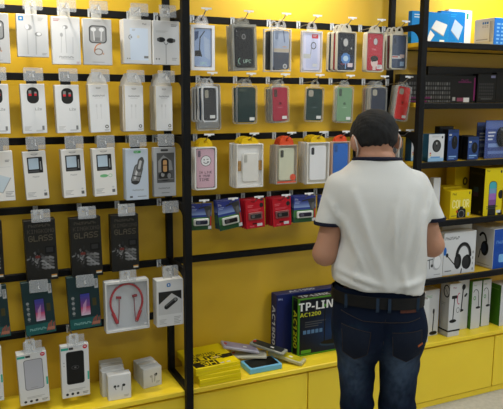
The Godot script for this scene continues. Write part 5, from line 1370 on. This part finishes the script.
	var tb := thing("router_box", "dark blue router box lettered AC1900 behind the green one", "box", Vector3(px(276.5, 320, z2).x + w2 / 2.0, y0, z2 - 0.032), "router boxes on the counter")
	part(tb, "carton", carton_mesh(Vector3(w2, h2, 0.06), 0.0015, bl))
	words(tb, "AC1900", 0.033, Color(0.78, 0.8, 0.86), Vector3(-w2 / 2.0 - 0.0006, h2 * 0.47, 0.0), Vector3(0, -PI / 2, -PI / 2), 1.3)
	words(tb, "AC1900", 0.026, Color(0.7, 0.72, 0.78), Vector3(-w2 / 2.0 + 0.16, h2 + 0.0002, 0.002), Vector3(-PI / 2, 0, 0), 1.2)
	words(tb, "TP-L", 0.01, Color(0.6, 0.65, 0.8), Vector3(-w2 / 2.0 + 0.022, h2 - 0.025, 0.0302))

func flat_pack(label: String, a: Vector3, b: Vector3, wt: Vector2, body: Material, top: Material, clear: bool) -> void:      # lies from a to b, wt wide and thick
	var t := thing("loose_case_pack", label, "pack", (a + b) / 2.0, "loose packs lying on the counter")
	var ax := (b - a).normalized()
	var az := ax.cross(Vector3.UP).normalized()
	t.basis = Basis(ax, az.cross(ax), az)
	var s := Vector3(a.distance_to(b), wt.y, wt.x)
	part(t, "tray", carton_mesh(s, 0.003, body))
	var g := G.new()
	g.slab(rrect(s.x * 0.86, s.z * 0.84, 0.01, 3), 0.0016, 0.0006)
	var c := part(t, "case" if clear else "cover", g.mesh(top), Vector3(0, s.y, 0))
	c.rotation.x = -PI / 2
	if clear:
		var r := G.new()
		r.slab(rrect(0.014, 0.02, 0.003, 2), 0.0012, 0.0)
		var p := part(t, "corner_sticker", r.mesh(flat(Color(0.7, 0.14, 0.14), 0.4)), Vector3(-s.x * 0.42, s.y + 0.0012, 0.0))
		p.rotation.x = -PI / 2
		var k := G.new()
		k.slab(rrect(0.018, 0.012, 0.001, 1), 0.0008, 0.0)
		var p2 := part(t, "price_sticker", k.mesh(flat(Color(0.85, 0.84, 0.8), 0.4)), Vector3(s.x * 0.12, s.y + 0.0016, s.z * 0.1))
		p2.rotation.x = -PI / 2

# ================================================================== the man
func cap(p: Vector3, a: Vector3, b: Vector3, ra: float, rb: float) -> float:
	var ab := b - a
	var t := clampf((p - a).dot(ab) / ab.length_squared(), 0.0, 1.0)
	return p.distance_to(a + ab * t) - lerpf(ra, rb, t)

func ell(p: Vector3, c: Vector3, r: Vector3) -> float:
	var q := p - c
	var k0 := (q / r).length()
	var k1 := (q / (r * r)).length()
	return k0 * (k0 - 1.0) / maxf(k1, 1e-6)

func smin(a: float, b: float, k: float) -> float:
	var h := maxf(k - absf(a - b), 0.0) / k
	return minf(a, b) - h * h * k * 0.25

func section(tab: Array, y: float) -> Array:                  # [centre x, centre z, half width, half depth] at a height
	if y <= tab[0][0]: return tab[0].slice(1)
	for i in range(tab.size() - 1):
		if y <= tab[i + 1][0]:
			var a: Array = tab[i]
			var b: Array = tab[i + 1]
			var pa: Array = tab[maxi(i - 1, 0)]
			var nb: Array = tab[mini(i + 2, tab.size() - 1)]
			var w: float = b[0] - a[0]
			var t: float = (y - a[0]) / w
			var o := []
			for k in range(1, 5):                                    # smooth through the given sections
				var ma: float = (b[k] - pa[k]) / (b[0] - pa[0]) * w
				var mb: float = (nb[k] - a[k]) / (nb[0] - a[0]) * w
				o.append((2 * t * t * t - 3 * t * t + 1) * a[k] + (t * t * t - 2 * t * t + t) * ma + (3 * t * t - 2 * t * t * t) * b[k] + (t * t * t - t * t) * mb)
			return o
	return tab[tab.size() - 1].slice(1)

func loft(p: Vector3, tab: Array, e: float) -> float:         # distance to a body of stacked rounded sections
	var s := section(tab, p.y)
	var k := pow(pow(absf(p.x - s[0]) / s[2], e) + pow(absf(p.z - s[1]) / s[3], e), 1.0 / e)
	return (k - 1.0) * minf(s[2], s[3])

# surface nets: one vertex in each cell that the surface crosses, one quad round each crossed edge
func net(lo: Vector3, hi: Vector3, cell: float, f: Callable, material: Material, tint = null) -> ArrayMesh:
	var nx := int(ceil((hi.x - lo.x) / cell)) + 1
	var ny := int(ceil((hi.y - lo.y) / cell)) + 1
	var nz := int(ceil((hi.z - lo.z) / cell)) + 1
	var val := PackedFloat32Array()
	val.resize(nx * ny * nz)
	var B := 5
	for bz in range(0, nz, B):
		for by in range(0, ny, B):
			for bx in range(0, nx, B):
				var mid: float = f.call(lo + Vector3(bx + B * 0.5, by + B * 0.5, bz + B * 0.5) * cell)
				var far := absf(mid) > B * cell * 1.5
				for k in range(bz, mini(bz + B, nz)):
					for j in range(by, mini(by + B, ny)):
						for i in range(bx, mini(bx + B, nx)):
							val[(k * ny + j) * nx + i] = mid if far else f.call(lo + Vector3(i, j, k) * cell)
	var id := PackedInt32Array()
	id.resize(nx * ny * nz)
	id.fill(-1)
	var vs := PackedVector3Array()
	var off := [0, 1, nx, nx + 1, nx * ny, nx * ny + 1, nx * ny + nx, nx * ny + nx + 1]
	var edges := [[0, 1], [2, 3], [4, 5], [6, 7], [0, 2], [1, 3], [4, 6], [5, 7], [0, 4], [1, 5], [2, 6], [3, 7]]
	for k in nz - 1:
		for j in ny - 1:
			for i in nx - 1:
				var b := (k * ny + j) * nx + i
				var neg := 0
				for q in 8:
					if val[b + off[q]] < 0.0: neg += 1
				if neg == 0 or neg == 8: continue
				var s := Vector3.ZERO
				var cnt := 0
				for e in edges:
					var va := val[b + off[e[0]]]
					var vb := val[b + off[e[1]]]
					if (va < 0.0) != (vb < 0.0):
						var t := va / (va - vb)
						var pa := Vector3(e[0] & 1, (e[0] >> 1) & 1, e[0] >> 2)
						var pb := Vector3(e[1] & 1, (e[1] >> 1) & 1, e[1] >> 2)
						s += pa.lerp(pb, t)
						cnt += 1
				id[b] = vs.size()
				vs.append(lo + (Vector3(i, j, k) + s / cnt) * cell)
	var idx := PackedInt32Array()
	var st := [1, nx, nx * ny]
	for k in range(1, nz - 1):
		for j in range(1, ny - 1):
			for i in range(1, nx - 1):
				var b := (k * ny + j) * nx + i
				var a := val[b] < 0.0
				for ax in 3:
					if (val[b + st[ax]] < 0.0) == a: continue
					var u: int = st[(ax + 1) % 3]
					var w: int = st[(ax + 2) % 3]
					var q := [id[b - u - w], id[b - w], id[b], id[b - u]]
					if q.min() < 0: continue
					if a: idx.append_array([q[0], q[2], q[1], q[0], q[3], q[2]])
					else: idx.append_array([q[0], q[1], q[2], q[0], q[2], q[3]])
	var nr := PackedVector3Array()
	nr.resize(vs.size())
	for i in range(0, idx.size(), 3):
		var n := (vs[idx[i + 2]] - vs[idx[i]]).cross(vs[idx[i + 1]] - vs[idx[i]])
		for q in 3: nr[idx[i + q]] += n
	for i in nr.size(): nr[i] = nr[i].normalized()
	var arr := []
	arr.resize(Mesh.ARRAY_MAX)
	arr[Mesh.ARRAY_VERTEX] = vs
	arr[Mesh.ARRAY_NORMAL] = nr
	arr[Mesh.ARRAY_INDEX] = idx
	if tint != null:
		var cols := PackedColorArray()
		for p in vs: cols.append(tint.call(p))
		arr[Mesh.ARRAY_COLOR] = cols
	var m := ArrayMesh.new()
	m.add_surface_from_arrays(Mesh.PRIMITIVE_TRIANGLES, arr)
	m.surface_set_material(0, material)
	return m

# x to the man's right, y up, z towards his back
const TORSO := [[0.86, 0.016, 0.0, 0.168, 0.122], [0.95, 0.016, 0.0, 0.176, 0.122], [1.05, 0.018, -0.004, 0.178, 0.12], [1.15, 0.027, -0.004, 0.164, 0.124], [1.24, 0.02, -0.01, 0.173, 0.126], [1.31, 0.01, -0.018, 0.184, 0.12], [1.355, 0.006, -0.026, 0.18, 0.108], [1.395, 0.004, -0.034, 0.143, 0.09], [1.425, 0.004, -0.042, 0.108, 0.08], [1.445, 0.004, -0.048, 0.09, 0.074], [1.475, 0.002, -0.055, 0.075, 0.068]]
const HIPS := [[0.60, 0.024, 0.0, 0.16, 0.09], [0.70, 0.026, 0.008, 0.172, 0.115], [0.78, 0.022, 0.01, 0.174, 0.12], [0.84, 0.02, 0.006, 0.174, 0.12], [0.90, 0.016, 0.0, 0.172, 0.116], [0.99, 0.015, 0.0, 0.163, 0.11]]
const HEAD_AT := Vector3(-0.004, 1.525, -0.085)
var head_turn := Basis.from_euler(Vector3(-0.38, 0.16, 0.03))
var folds := [[-0.10, 1.33, -0.02, 1.08, 0.016, 0.006], [0.07, 1.34, 0.02, 1.12, 0.02, 0.005], [0.11, 1.3, 0.06, 1.02, 0.018, 0.006], [-0.14, 1.24, -0.06, 1.05, 0.014, 0.006], [0.16, 1.25, 0.12, 1.03, 0.016, 0.006], [-0.15, 1.04, 0.02, 0.985, 0.012, 0.006], [-0.15, 1.01, -0.04, 0.972, 0.01, 0.005], [0.17, 1.0, 0.05, 0.985, 0.014, 0.005], [-0.02, 1.12, 0.02, 0.98, 0.016, 0.005], [0.08, 1.06, 0.1, 0.96, 0.014, 0.005], [-0.09, 1.1, -0.1, 0.99, 0.013, 0.004], [0.04, 1.28, 0.05, 1.05, 0.012, 0.004], [-0.19, 1.3, -0.15, 1.22, 0.012, 0.005], [0.2, 1.32, 0.17, 1.22, 0.012, 0.005]]

func f_shirt(p: Vector3) -> float:
	var d := loft(p, TORSO, 2.35)
	var sl := cap(p, Vector3(-0.142, 1.34, -0.028), Vector3(-0.186, 1.19, -0.002), 0.053, 0.052)
	sl = maxf(sl, 1.2 - p.y)
	var sr_ := cap(p, Vector3(0.15, 1.35, -0.028), Vector3(0.212, 1.21, -0.002), 0.052, 0.051)
	sr_ = maxf(sr_, 1.222 - p.y)
	d = smin(d, smin(sl, sr_, 0.001), 0.022)
	if p.z > -0.03:
		for s in folds:
			var a := Vector2(s[0], s[1])
			var b := Vector2(s[2], s[3])
			var q := Vector2(p.x, p.y)
			var t := clampf((q - a).dot(b - a) / (b - a).length_squared(), 0.0, 1.0)
			var r: float = q.distance_to(a.lerp(b, t)) / s[4]
			if r < 2.5: d -= 2.4 * s[5] * exp(-r * r) * sin(PI * clampf(t * 0.8 + 0.12, 0, 1))
		d -= 0.002 * sin(p.x * 70.0 + p.y * 18.0) * clampf((1.22 - p.y) / 0.2, 0.0, 1.0)
	var hem := 0.963 - 0.118 * p.x + 0.005 * sin(p.x * 26.0)
	d = maxf(d, hem - p.y)
	return maxf(d, p.y - 1.441 - 0.12 * (p.z + 0.05))

func f_body(p: Vector3) -> float:
	var d := 1e3
	if p.y > 1.3:
		var h := head_turn.inverse() * (p - HEAD_AT)
		d = ell(h, Vector3(0, 0.012, 0.0), Vector3(0.077, 0.092, 0.094))
		d = smin(d, ell(h, Vector3(0, -0.055, -0.036), Vector3(0.058, 0.062, 0.062)), 0.03)
		d = smin(d, cap(h, Vector3(0, -0.005, -0.09), Vector3(0, -0.035, -0.108), 0.008, 0.014), 0.012)
		for s in [-1.0, 1.0]:
			d = smin(d, ell(h, Vector3(s * 0.087, -0.026, 0.016), Vector3(0.016, 0.034, 0.02)), 0.006)
			d = maxf(d, -ell(h, Vector3(s * 0.031, 0.0, -0.096), Vector3(0.016, 0.01, 0.012)))
			d = minf(d, ell(h, Vector3(s * 0.031, 0.0, -0.082), Vector3(0.012, 0.012, 0.012)))
		d = smin(d, cap(p, Vector3(-0.003, 1.40, -0.045), Vector3(-0.003, 1.5, -0.075), 0.062, 0.058), 0.03)
	if p.y > 0.85 and p.y < 1.47: d = smin(d, loft(p, TORSO, 2.2) + (0.03 if p.y < 1.05 else 0.016), 0.03)
	if p.y < 0.95:
		d = minf(d, maxf(loft(p, HIPS, 2.2) + 0.024, 0.87 - p.y))
		d = smin(d, minf(cap(p, Vector3(-0.062, 0.8, 0.0), Vector3(-0.048, 0.46, -0.005), 0.075, 0.046), cap(p, Vector3(-0.048, 0.46, -0.005), Vector3(-0.06, 0.07, 0.02), 0.046, 0.034)), 0.02)
		d = smin(d, minf(cap(p, Vector3(0.11, 0.8, 0.0), Vector3(0.112, 0.46, -0.005), 0.075, 0.048), cap(p, Vector3(0.112, 0.46, -0.005), Vector3(0.12, 0.07, 0.02), 0.048, 0.034)), 0.02)
	if p.y > 0.95 and p.y < 1.4:
		d = smin(d, cap(p, Vector3(-0.142, 1.325, -0.026), Vector3(-0.192, 1.086, 0.004), 0.038, 0.045), 0.012)
		d = smin(d, cap(p, Vector3(-0.193, 1.084, 0.0), Vector3(-0.1, 1.1, -0.225), 0.045, 0.027), 0.02)
		d = smin(d, cap(p, Vector3(0.158, 1.34, -0.026), Vector3(0.217, 1.12, 0.004), 0.037, 0.043), 0.012)
		d = smin(d, cap(p, Vector3(0.217, 1.118, 0.0), Vector3(0.125, 1.12, -0.225), 0.042, 0.027), 0.02)
	return d

var hand_bones := []
func f_hand(p: Vector3) -> float:
	var d := 1e3
	for b in hand_bones:
		d = smin(d, cap(p, b[0], b[1], b[2], b[3]), b[4])
	return d

func make_hand(wrist: Vector3, fw: Vector3, side: float) -> Array:     # palm and five bent fingers reaching forward from the wrist
	var up := Vector3.UP
	var rt := fw.cross(up).normalized() * side
	var palm := wrist + fw * 0.085
	hand_bones = [[wrist, wrist + fw * 0.03, 0.027, 0.024, 0.02], [wrist + fw * 0.03 - rt * 0.014, palm - rt * 0.02, 0.017, 0.014, 0.02], [wrist + fw * 0.03 + rt * 0.014, palm + rt * 0.02, 0.017, 0.014, 0.02]]
	var ln := [0.034, 0.04, 0.037, 0.029]
	for i in 4:
		var root := palm + rt * (-0.03 + 0.02 * i)
		var k1: Vector3 = root + fw * ln[i] * 0.95 - up * 0.008
		var k2: Vector3 = k1 + (fw * 0.45 - up * 0.55).normalized() * ln[i] * 0.75
		var k3: Vector3 = k2 + (-fw * 0.1 - up).normalized() * ln[i] * 0.55
		hand_bones.append_array([[root, k1, 0.0095, 0.0088, 0.006], [k1, k2, 0.0088, 0.008, 0.003], [k2, k3, 0.008, 0.0068, 0.003]])
	var t0 := wrist + fw * 0.03 - rt * 0.025
	var t1 := t0 + (fw * 0.7 - rt * 0.75 - up * 0.2).normalized() * 0.04
	var t2 := t1 + (fw * 0.95 - rt * 0.1 - up * 0.2).normalized() * 0.03
	hand_bones.append_array([[t0, t1, 0.014, 0.0105, 0.012], [t1, t2, 0.0105, 0.0085, 0.003]])
	return [wrist, palm + fw * 0.06]

func f_hair(p: Vector3) -> float:
	var h := head_turn.inverse() * (p - HEAD_AT)
	var d := ell(h, Vector3(0, 0.014, 0.004), Vector3(0.0905, 0.093, 0.103))
	d += 0.0016 * sin(h.x * 260.0 + h.y * 120.0) * sin(h.z * 230.0 - h.y * 190.0) + 0.0018 * sin(h.x * 90.0 + 1.0) * sin(h.y * 110.0 + h.z * 60.0)
	# hairline: round the nape, up over the ears, off the forehead
	var low := -0.054 + 0.004 * sin(h.x * 90.0) + 0.003 * sin(h.x * 310.0)
	if h.z < 0.028: low = lerpf(low, 0.0, clampf((0.028 - h.z) / 0.022, 0.0, 1.0))
	if h.z < -0.045: low = lerpf(0.0, 0.058, clampf((-0.045 - h.z) / 0.035, 0.0, 1.0))
	d = maxf(d, (low - h.y) * 0.8)
	return maxf(d, -ell(h, Vector3(0, 0.008, -0.002), Vector3(0.074, 0.086, 0.09)))

func f_jeans(p: Vector3) -> float:
	var d := -smin(-loft(p, HIPS, 2.3), p.y - 0.74, 0.14)
	d = smin(d, ell(p, Vector3(-0.055, 0.775, 0.05), Vector3(0.085, 0.09, 0.08)), 0.03)
	d = smin(d, ell(p, Vector3(0.1, 0.775, 0.05), Vector3(0.085, 0.09, 0.08)), 0.03)
	var ll := smin(cap(p, Vector3(-0.062, 0.78, 0.005), Vector3(-0.05, 0.46, -0.005), 0.088, 0.06), cap(p, Vector3(-0.05, 0.46, -0.005), Vector3(-0.058, 0.06, 0.022), 0.06, 0.058), 0.03)
	var rl := smin(cap(p, Vector3(0.112, 0.78, 0.005), Vector3(0.11, 0.46, -0.005), 0.088, 0.066), cap(p, Vector3(0.11, 0.46, -0.005), Vector3(0.118, 0.06, 0.022), 0.068, 0.06), 0.03)
	d = smin(d, smin(ll, rl, 0.006), 0.06)
	d = smin(d, ell(p, Vector3(0.024, 0.77, 0.03), Vector3(0.055, 0.1, 0.075)), 0.03)
	# creases: under the seat, behind the knees, down the thighs
	var w := 0.0
	if p.z > 0.0:
		w += 0.004 * sin(p.y * 95.0 + p.x * 45.0) * exp(-pow((p.y - 0.44) / 0.07, 2.0))
		w += 0.003 * sin(p.y * 80.0 - absf(p.x - 0.025) * 110.0) * exp(-pow((p.y - 0.63) / 0.06, 2.0))
		w -= 0.006 * exp(-pow((p.x - 0.024) / 0.007, 2.0)) * clampf((p.y - 0.6) / 0.05, 0.0, 1.0) * clampf((0.9 - p.y) / 0.05, 0.0, 1.0)
	w += 0.003 * sin(p.y * 110.0 + p.x * 20.0) * exp(-pow((p.y - 0.12) / 0.07, 2.0))
	d -= w
	d = maxf(d, p.y - (0.985 - 0.055 * p.x))
	return maxf(d, 0.045 - p.y)

var wash := FastNoiseLite.new()
func denim(p: Vector3) -> Color:                              # dark blue dye, worn pale on the seat and the backs of the thighs
	var w := 0.0
	for s in [[-0.09, 0.685, 0.05, 0.075, 0.9], [0.105, 0.68, 0.055, 0.085, 1.0], [0.1, 0.56, 0.04, 0.07, 0.5], [-0.07, 0.57, 0.035, 0.07, 0.45], [-0.1, 0.79, 0.04, 0.04, 0.3]]:
		w += s[4] * exp(-pow((p.x - s[0]) / s[2], 2.0) - pow((p.y - s[1]) / s[3], 2.0)) * (1.0 if p.z > 0.0 else 0.5)
	var n := wash.get_noise_3d(p.x * 900.0, p.y * 500.0, p.z * 900.0) * 0.5 + wash.get_noise_3d(p.x * 160.0, p.y * 90.0, p.z * 160.0) * 0.5
	return Color(0.0048, 0.009, 0.021).lerp(Color(0.07, 0.105, 0.165), clampf(w * (0.75 + 0.9 * n) + 0.08 * n, 0.0, 1.0))

func back_z(f: Callable, x: float, y: float) -> float:        # how far back a garment reaches at x, y
	var z := 0.24
	for i in 60:
		var d: float = f.call(Vector3(x, y, z))
		if d < 0.0004 or z < -0.02: break
		z -= maxf(d * 0.7, 0.0006)
	return maxf(z, -0.02)

func patch(f: Callable, o: PackedVector2Array, lift: float, step: float) -> G:      # a piece of cloth that lies on the garment
	var g := G.new()
	var lo := o[0]
	var hi := o[0]
	for p in o:
		lo = lo.min(p); hi = hi.max(p)
	var nx := int((hi.x - lo.x) / step) + 1
	var ny := int((hi.y - lo.y) / step) + 1
	var pt := {}
	for j in ny + 1:
		for i in nx + 1:
			var q := Vector2(lerpf(lo.x, hi.x, float(i) / nx), lerpf(lo.y, hi.y, float(j) / ny))
			if not Geometry2D.is_point_in_polygon(q, o):          # snap to the outline
				var best := 1e9
				var s := q
				for k in o.size():
					var c := Geometry2D.get_closest_point_to_segment(q, o[k], o[(k + 1) % o.size()])
					if c.distance_to(q) < best:
						best = c.distance_to(q); s = c
				if best > step: continue
				q = s
			pt[Vector2i(i, j)] = Vector3(q.x, q.y, back_z(f, q.x, q.y) + lift)
	for j in ny:
		for i in nx:
			var ks := [Vector2i(i, j), Vector2i(i + 1, j), Vector2i(i + 1, j + 1), Vector2i(i, j + 1)]
			var q2 := []
			for k in ks:
				if pt.has(k): q2.append(pt[k])
			if q2.size() < 3: continue
			var nn: Vector3 = (q2[1] - q2[0]).cross(q2[2] - q2[0]).normalized()
			if nn.length() < 0.5: continue
			if nn.z < 0.0: nn = -nn
			g.poly(q2, nn)
	return g

func stitch(f: Callable, pts: Array, r: float, lift: float) -> G:
	var g := G.new()
	var line := []
	for i in range(pts.size() - 1):
		for k in 6:
			var q: Vector2 = pts[i].lerp(pts[i + 1], k / 6.0)
			line.append(Vector3(q.x, q.y, back_z(f, q.x, q.y) + lift))
	g.tube(line, r, 5)
	return g

func band(tab: Array, e: float, out: float, y0: Callable, hgt: float, thick: float, seg := 72) -> G:   # a strap round the body
	var g := G.new()
	var ring := []
	for i in seg:
		var a := TAU * i / seg
		var ca := cos(a)
		var sa := sin(a)
		var k := pow(pow(absf(ca), e) + pow(absf(sa), e), -1.0 / e)
		var row := []
		for q in [[0.0, 0.0], [1.0, 0.0], [1.0, thick], [0.0, thick]]:
			var s := section(tab, 0.92)
			var x: float = s[0] + (s[2] + out + q[1]) * k * ca
			var yy: float = y0.call(x) + q[0] * hgt
			row.append(Vector3(x, yy, s[1] + (s[3] + out + q[1]) * k * sa))
		ring.append([row, Vector3(ca, 0, sa)])
	for i in seg:
		var j := (i + 1) % seg
		var A: Array = ring[i][0]
		var C: Array = ring[j][0]
		var na: Vector3 = ring[i][1]
		var nb: Vector3 = ring[j][1]
		g.tri(A[3], A[2], C[2], na, na, nb); g.tri(A[3], C[2], C[3], na, nb, nb)
		g.tri(A[0], A[1], C[1], -na, -na, -nb); g.tri(A[0], C[1], C[0], -na, -nb, -nb)
		g.poly([A[1], A[2], C[2], C[1]], Vector3.UP); g.poly([A[0], A[3], C[3], C[0]], Vector3.DOWN)
	return g

func build_person() -> void:
	wash.seed = 3
	wash.frequency = 0.05
	var man := thing("person", "person seen from behind in white ringer shirt and dark jeans, head bowed", "person", Vector3(1.46, 0, 0.80))
	man.rotation.y = -YAW
	var skin := mat("skin", Color(0.68, 0.5, 0.4), 0.55)
	skin.subsurf_scatter_enabled = true
	skin.subsurf_scatter_strength = 0.08
	# skin: one continuous figure; the head and the hands on finer grids
	part(man, "body", net(Vector3(-0.27, 0.03, -0.27), Vector3(0.29, 1.66, 0.16), 0.0095, f_body, skin))
	for s in [-1.0, 1.0]:
		var wr := Vector3(-0.1, 1.1, -0.225) if s < 0 else Vector3(0.125, 1.12, -0.225)
		make_hand(wr, Vector3(0.25 * -s, 0.12, -0.96).normalized(), s)
		part(man, "hand", net(wr + Vector3(-0.11, -0.09, -0.2), wr + Vector3(0.11, 0.06, 0.04), 0.0045, f_hand, skin))
	var shirt := noisy("shirt", Color(0.77, 0.765, 0.745), Color(0.82, 0.815, 0.795), 0.2, 0.85, 256, 6.0)
	var sh := part(man, "shirt", net(Vector3(-0.28, 0.9, -0.19), Vector3(0.3, 1.49, 0.16), 0.0068, f_shirt, shirt))
	var navy := flat(Color(0.075, 0.085, 0.16), 0.8)
	# neckband
	var cl := []
	for i in 41:
		var a := TAU * i / 40.0
		var x := 0.004 + 0.089 * cos(a)
		var z := -0.048 + 0.074 * sin(a)
		cl.append(Vector3(x, 1.4425 + 0.12 * (z + 0.05), z))
	var cg := G.new()
	cg.tube(cl, 0.0075, 8)
	part(sh, "neckband", cg.mesh(navy))
	for s in 2:                                                # ribbed bands at the sleeve ends
		var c: Vector3 = [Vector3(-0.185, 1.195, -0.003), Vector3(0.2105, 1.214, -0.003)][s]
		var ax: Vector3 = ([Vector3(-0.142, 1.34, -0.028), Vector3(0.15, 1.35, -0.028)][s] - c).normalized()
		var g := G.new()
		g.lathe([Vector2(0.044, 0.0), Vector2(0.053, 0.0), Vector2(0.054, 0.004), Vector2(0.054, 0.012), Vector2(0.052, 0.014)], 32)
		var b := part(sh, "sleeve_band", g.mesh(navy), c)
		b.basis = Basis(Quaternion(Vector3.UP, ax.lerp(Vector3.UP, 0.8).normalized()))
	# head
	var hair := noisy("hair", Color(0.03, 0.028, 0.027), Color(0.1, 0.093, 0.09), 0.35, 0.85, 256, 9.0, 0.8)
	part(man, "hair", net(HEAD_AT - Vector3(0.12, 0.13, 0.13), HEAD_AT + Vector3(0.12, 0.13, 0.13), 0.0045, f_hair, hair))
	var mk := G.new()
	var T := Transform3D(head_turn, HEAD_AT)
	for i in 12:
		for j in 6:
			var q := []
			for k in [[0, 0], [1, 0], [1, 1], [0, 1]]:
				var a := lerpf(-1.15, 1.15, (i + k[0]) / 12.0)
				var y := lerpf(-0.1, -0.018, (j + k[1]) / 6.0)
				var rr_ := 0.072 + 0.03 * cos(a) + 0.012 * cos(a) * sin(PI * (j + k[1]) / 6.0)
				q.append(T * Vector3(rr_ * 0.86 * sin(a), y, -0.026 - rr_ * cos(a)))
			mk.poly(q, (q[1] - q[0]).cross(q[3] - q[0]).normalized() * -1.0)
	var mask := part(man, "face_mask", mk.mesh(flat(Color(0.1, 0.11, 0.13), 0.8)))
	for s in [-1.0, 1.0]:
		var g := G.new()
		g.tube([T * Vector3(s * 0.066, -0.022, -0.06), T * Vector3(s * 0.088, -0.002, -0.008), T * Vector3(s * 0.091, 0.004, 0.02), T * Vector3(s * 0.089, -0.022, 0.04), T * Vector3(s * 0.083, -0.055, 0.034), T * Vector3(s * 0.072, -0.09, -0.03)], 0.003, 6)
		part(mask, "ear_loop", g.mesh(flat(Color(0.82, 0.76, 0.72), 0.7)))
	# jeans
	var dm := StandardMaterial3D.new()
	dm.vertex_color_use_as_albedo = true
	dm.roughness = 0.95
	dm.metallic_specular = 0.25
	var je := part(man, "jeans", net(Vector3(-0.2, 0.03, -0.17), Vector3(0.26, 0.97, 0.2), 0.0085, f_jeans, dm, denim))
	var seam := flat(Color(0.2, 0.16, 0.12), 0.8)
	var dark := flat(Color(0.055, 0.088, 0.148), 0.95)
	for s in 2:
		var o := PackedVector2Array([Vector2(-0.135, 0.835), Vector2(-0.03, 0.815), Vector2(-0.04, 0.725), Vector2(-0.085, 0.7), Vector2(-0.128, 0.725)]) if s == 0 else PackedVector2Array([Vector2(0.05, 0.812), Vector2(0.166, 0.818), Vector2(0.163, 0.72), Vector2(0.112, 0.69), Vector2(0.06, 0.716)])
		var po := part(je, "back_pocket", patch(f_jeans, o, 0.0022, 0.009).mesh(dark))
		var line := []
		for q in o: line.append(q)
		line.append(o[0])
		part(po, "stitching", stitch(f_jeans, line, 0.0011, 0.0028).mesh(seam))
	for ln in [[Vector2(-0.135, 0.882), Vector2(-0.06, 0.855), Vector2(0.024, 0.85), Vector2(0.11, 0.85), Vector2(0.172, 0.86)], [Vector2(0.024, 0.86), Vector2(0.022, 0.76), Vector2(0.024, 0.66)]]:
		part(je, "seam", stitch(f_jeans, ln, 0.0013, 0.0008).mesh(seam))
	var tab_ := G.new()
	tab_.bar(Vector3(0.15, 0.758, back_z(f_jeans, 0.15, 0.758) + 0.004), Vector3(0.17, 0.766, back_z(f_jeans, 0.17, 0.766) + 0.004), 0.002, 0.007)
	part(je, "pocket_label", tab_.mesh(flat(Color(0.6, 0.3, 0.12), 0.6)))
	var belt_y := func(x: float) -> float: return 0.902 - 0.055 * x
	part(man, "belt", band(HIPS, 2.3, 0.004, belt_y, 0.044, 0.005).mesh(mat("belt_leather", Color(0.03, 0.03, 0.033), 0.65)))
	for x in [-0.008, 0.036, -0.12, 0.15]:
		var g := G.new()
		var zz := back_z(f_jeans, x, 0.9) + 0.012
		g.bar(Vector3(x, 0.89 - 0.055 * x, back_z(f_jeans, x, 0.89) + 0.004), Vector3(x, 0.9 - 0.055 * x, zz), 0.011, 0.003, Vector3.BACK)
		g.bar(Vector3(x, 0.899 - 0.055 * x, zz), Vector3(x, 0.944 - 0.055 * x, zz - 0.002), 0.011, 0.003, Vector3.BACK)
		part(je, "belt_loop", g.mesh(flat(Color(0.13, 0.19, 0.26), 0.95)))
	var lp := PackedVector2Array([Vector2(0.08, 0.9), Vector2(0.145, 0.897), Vector2(0.145, 0.882), Vector2(0.08, 0.885)])
	part(je, "leather_patch", patch(f_jeans, lp, 0.003, 0.008).mesh(flat(Color(0.3, 0.15, 0.1), 0.6)))
	# shoes
	for s in [-0.06, 0.12]:
		var sx: float = s
		var fs := func(p: Vector3) -> float:
			var d := ell(p, Vector3(sx, 0.045, -0.06), Vector3(0.046, 0.05, 0.13))
			d = smin(d, cap(p, Vector3(sx, 0.05, 0.02), Vector3(sx, 0.085, 0.022), 0.045, 0.042), 0.03)
			return maxf(d, 0.004 - p.y)
		part(man, "shoe", net(Vector3(sx - 0.07, -0.01, -0.21), Vector3(sx + 0.07, 0.15, 0.09), 0.009, fs, flat(Color(0.05, 0.05, 0.055), 0.5)))
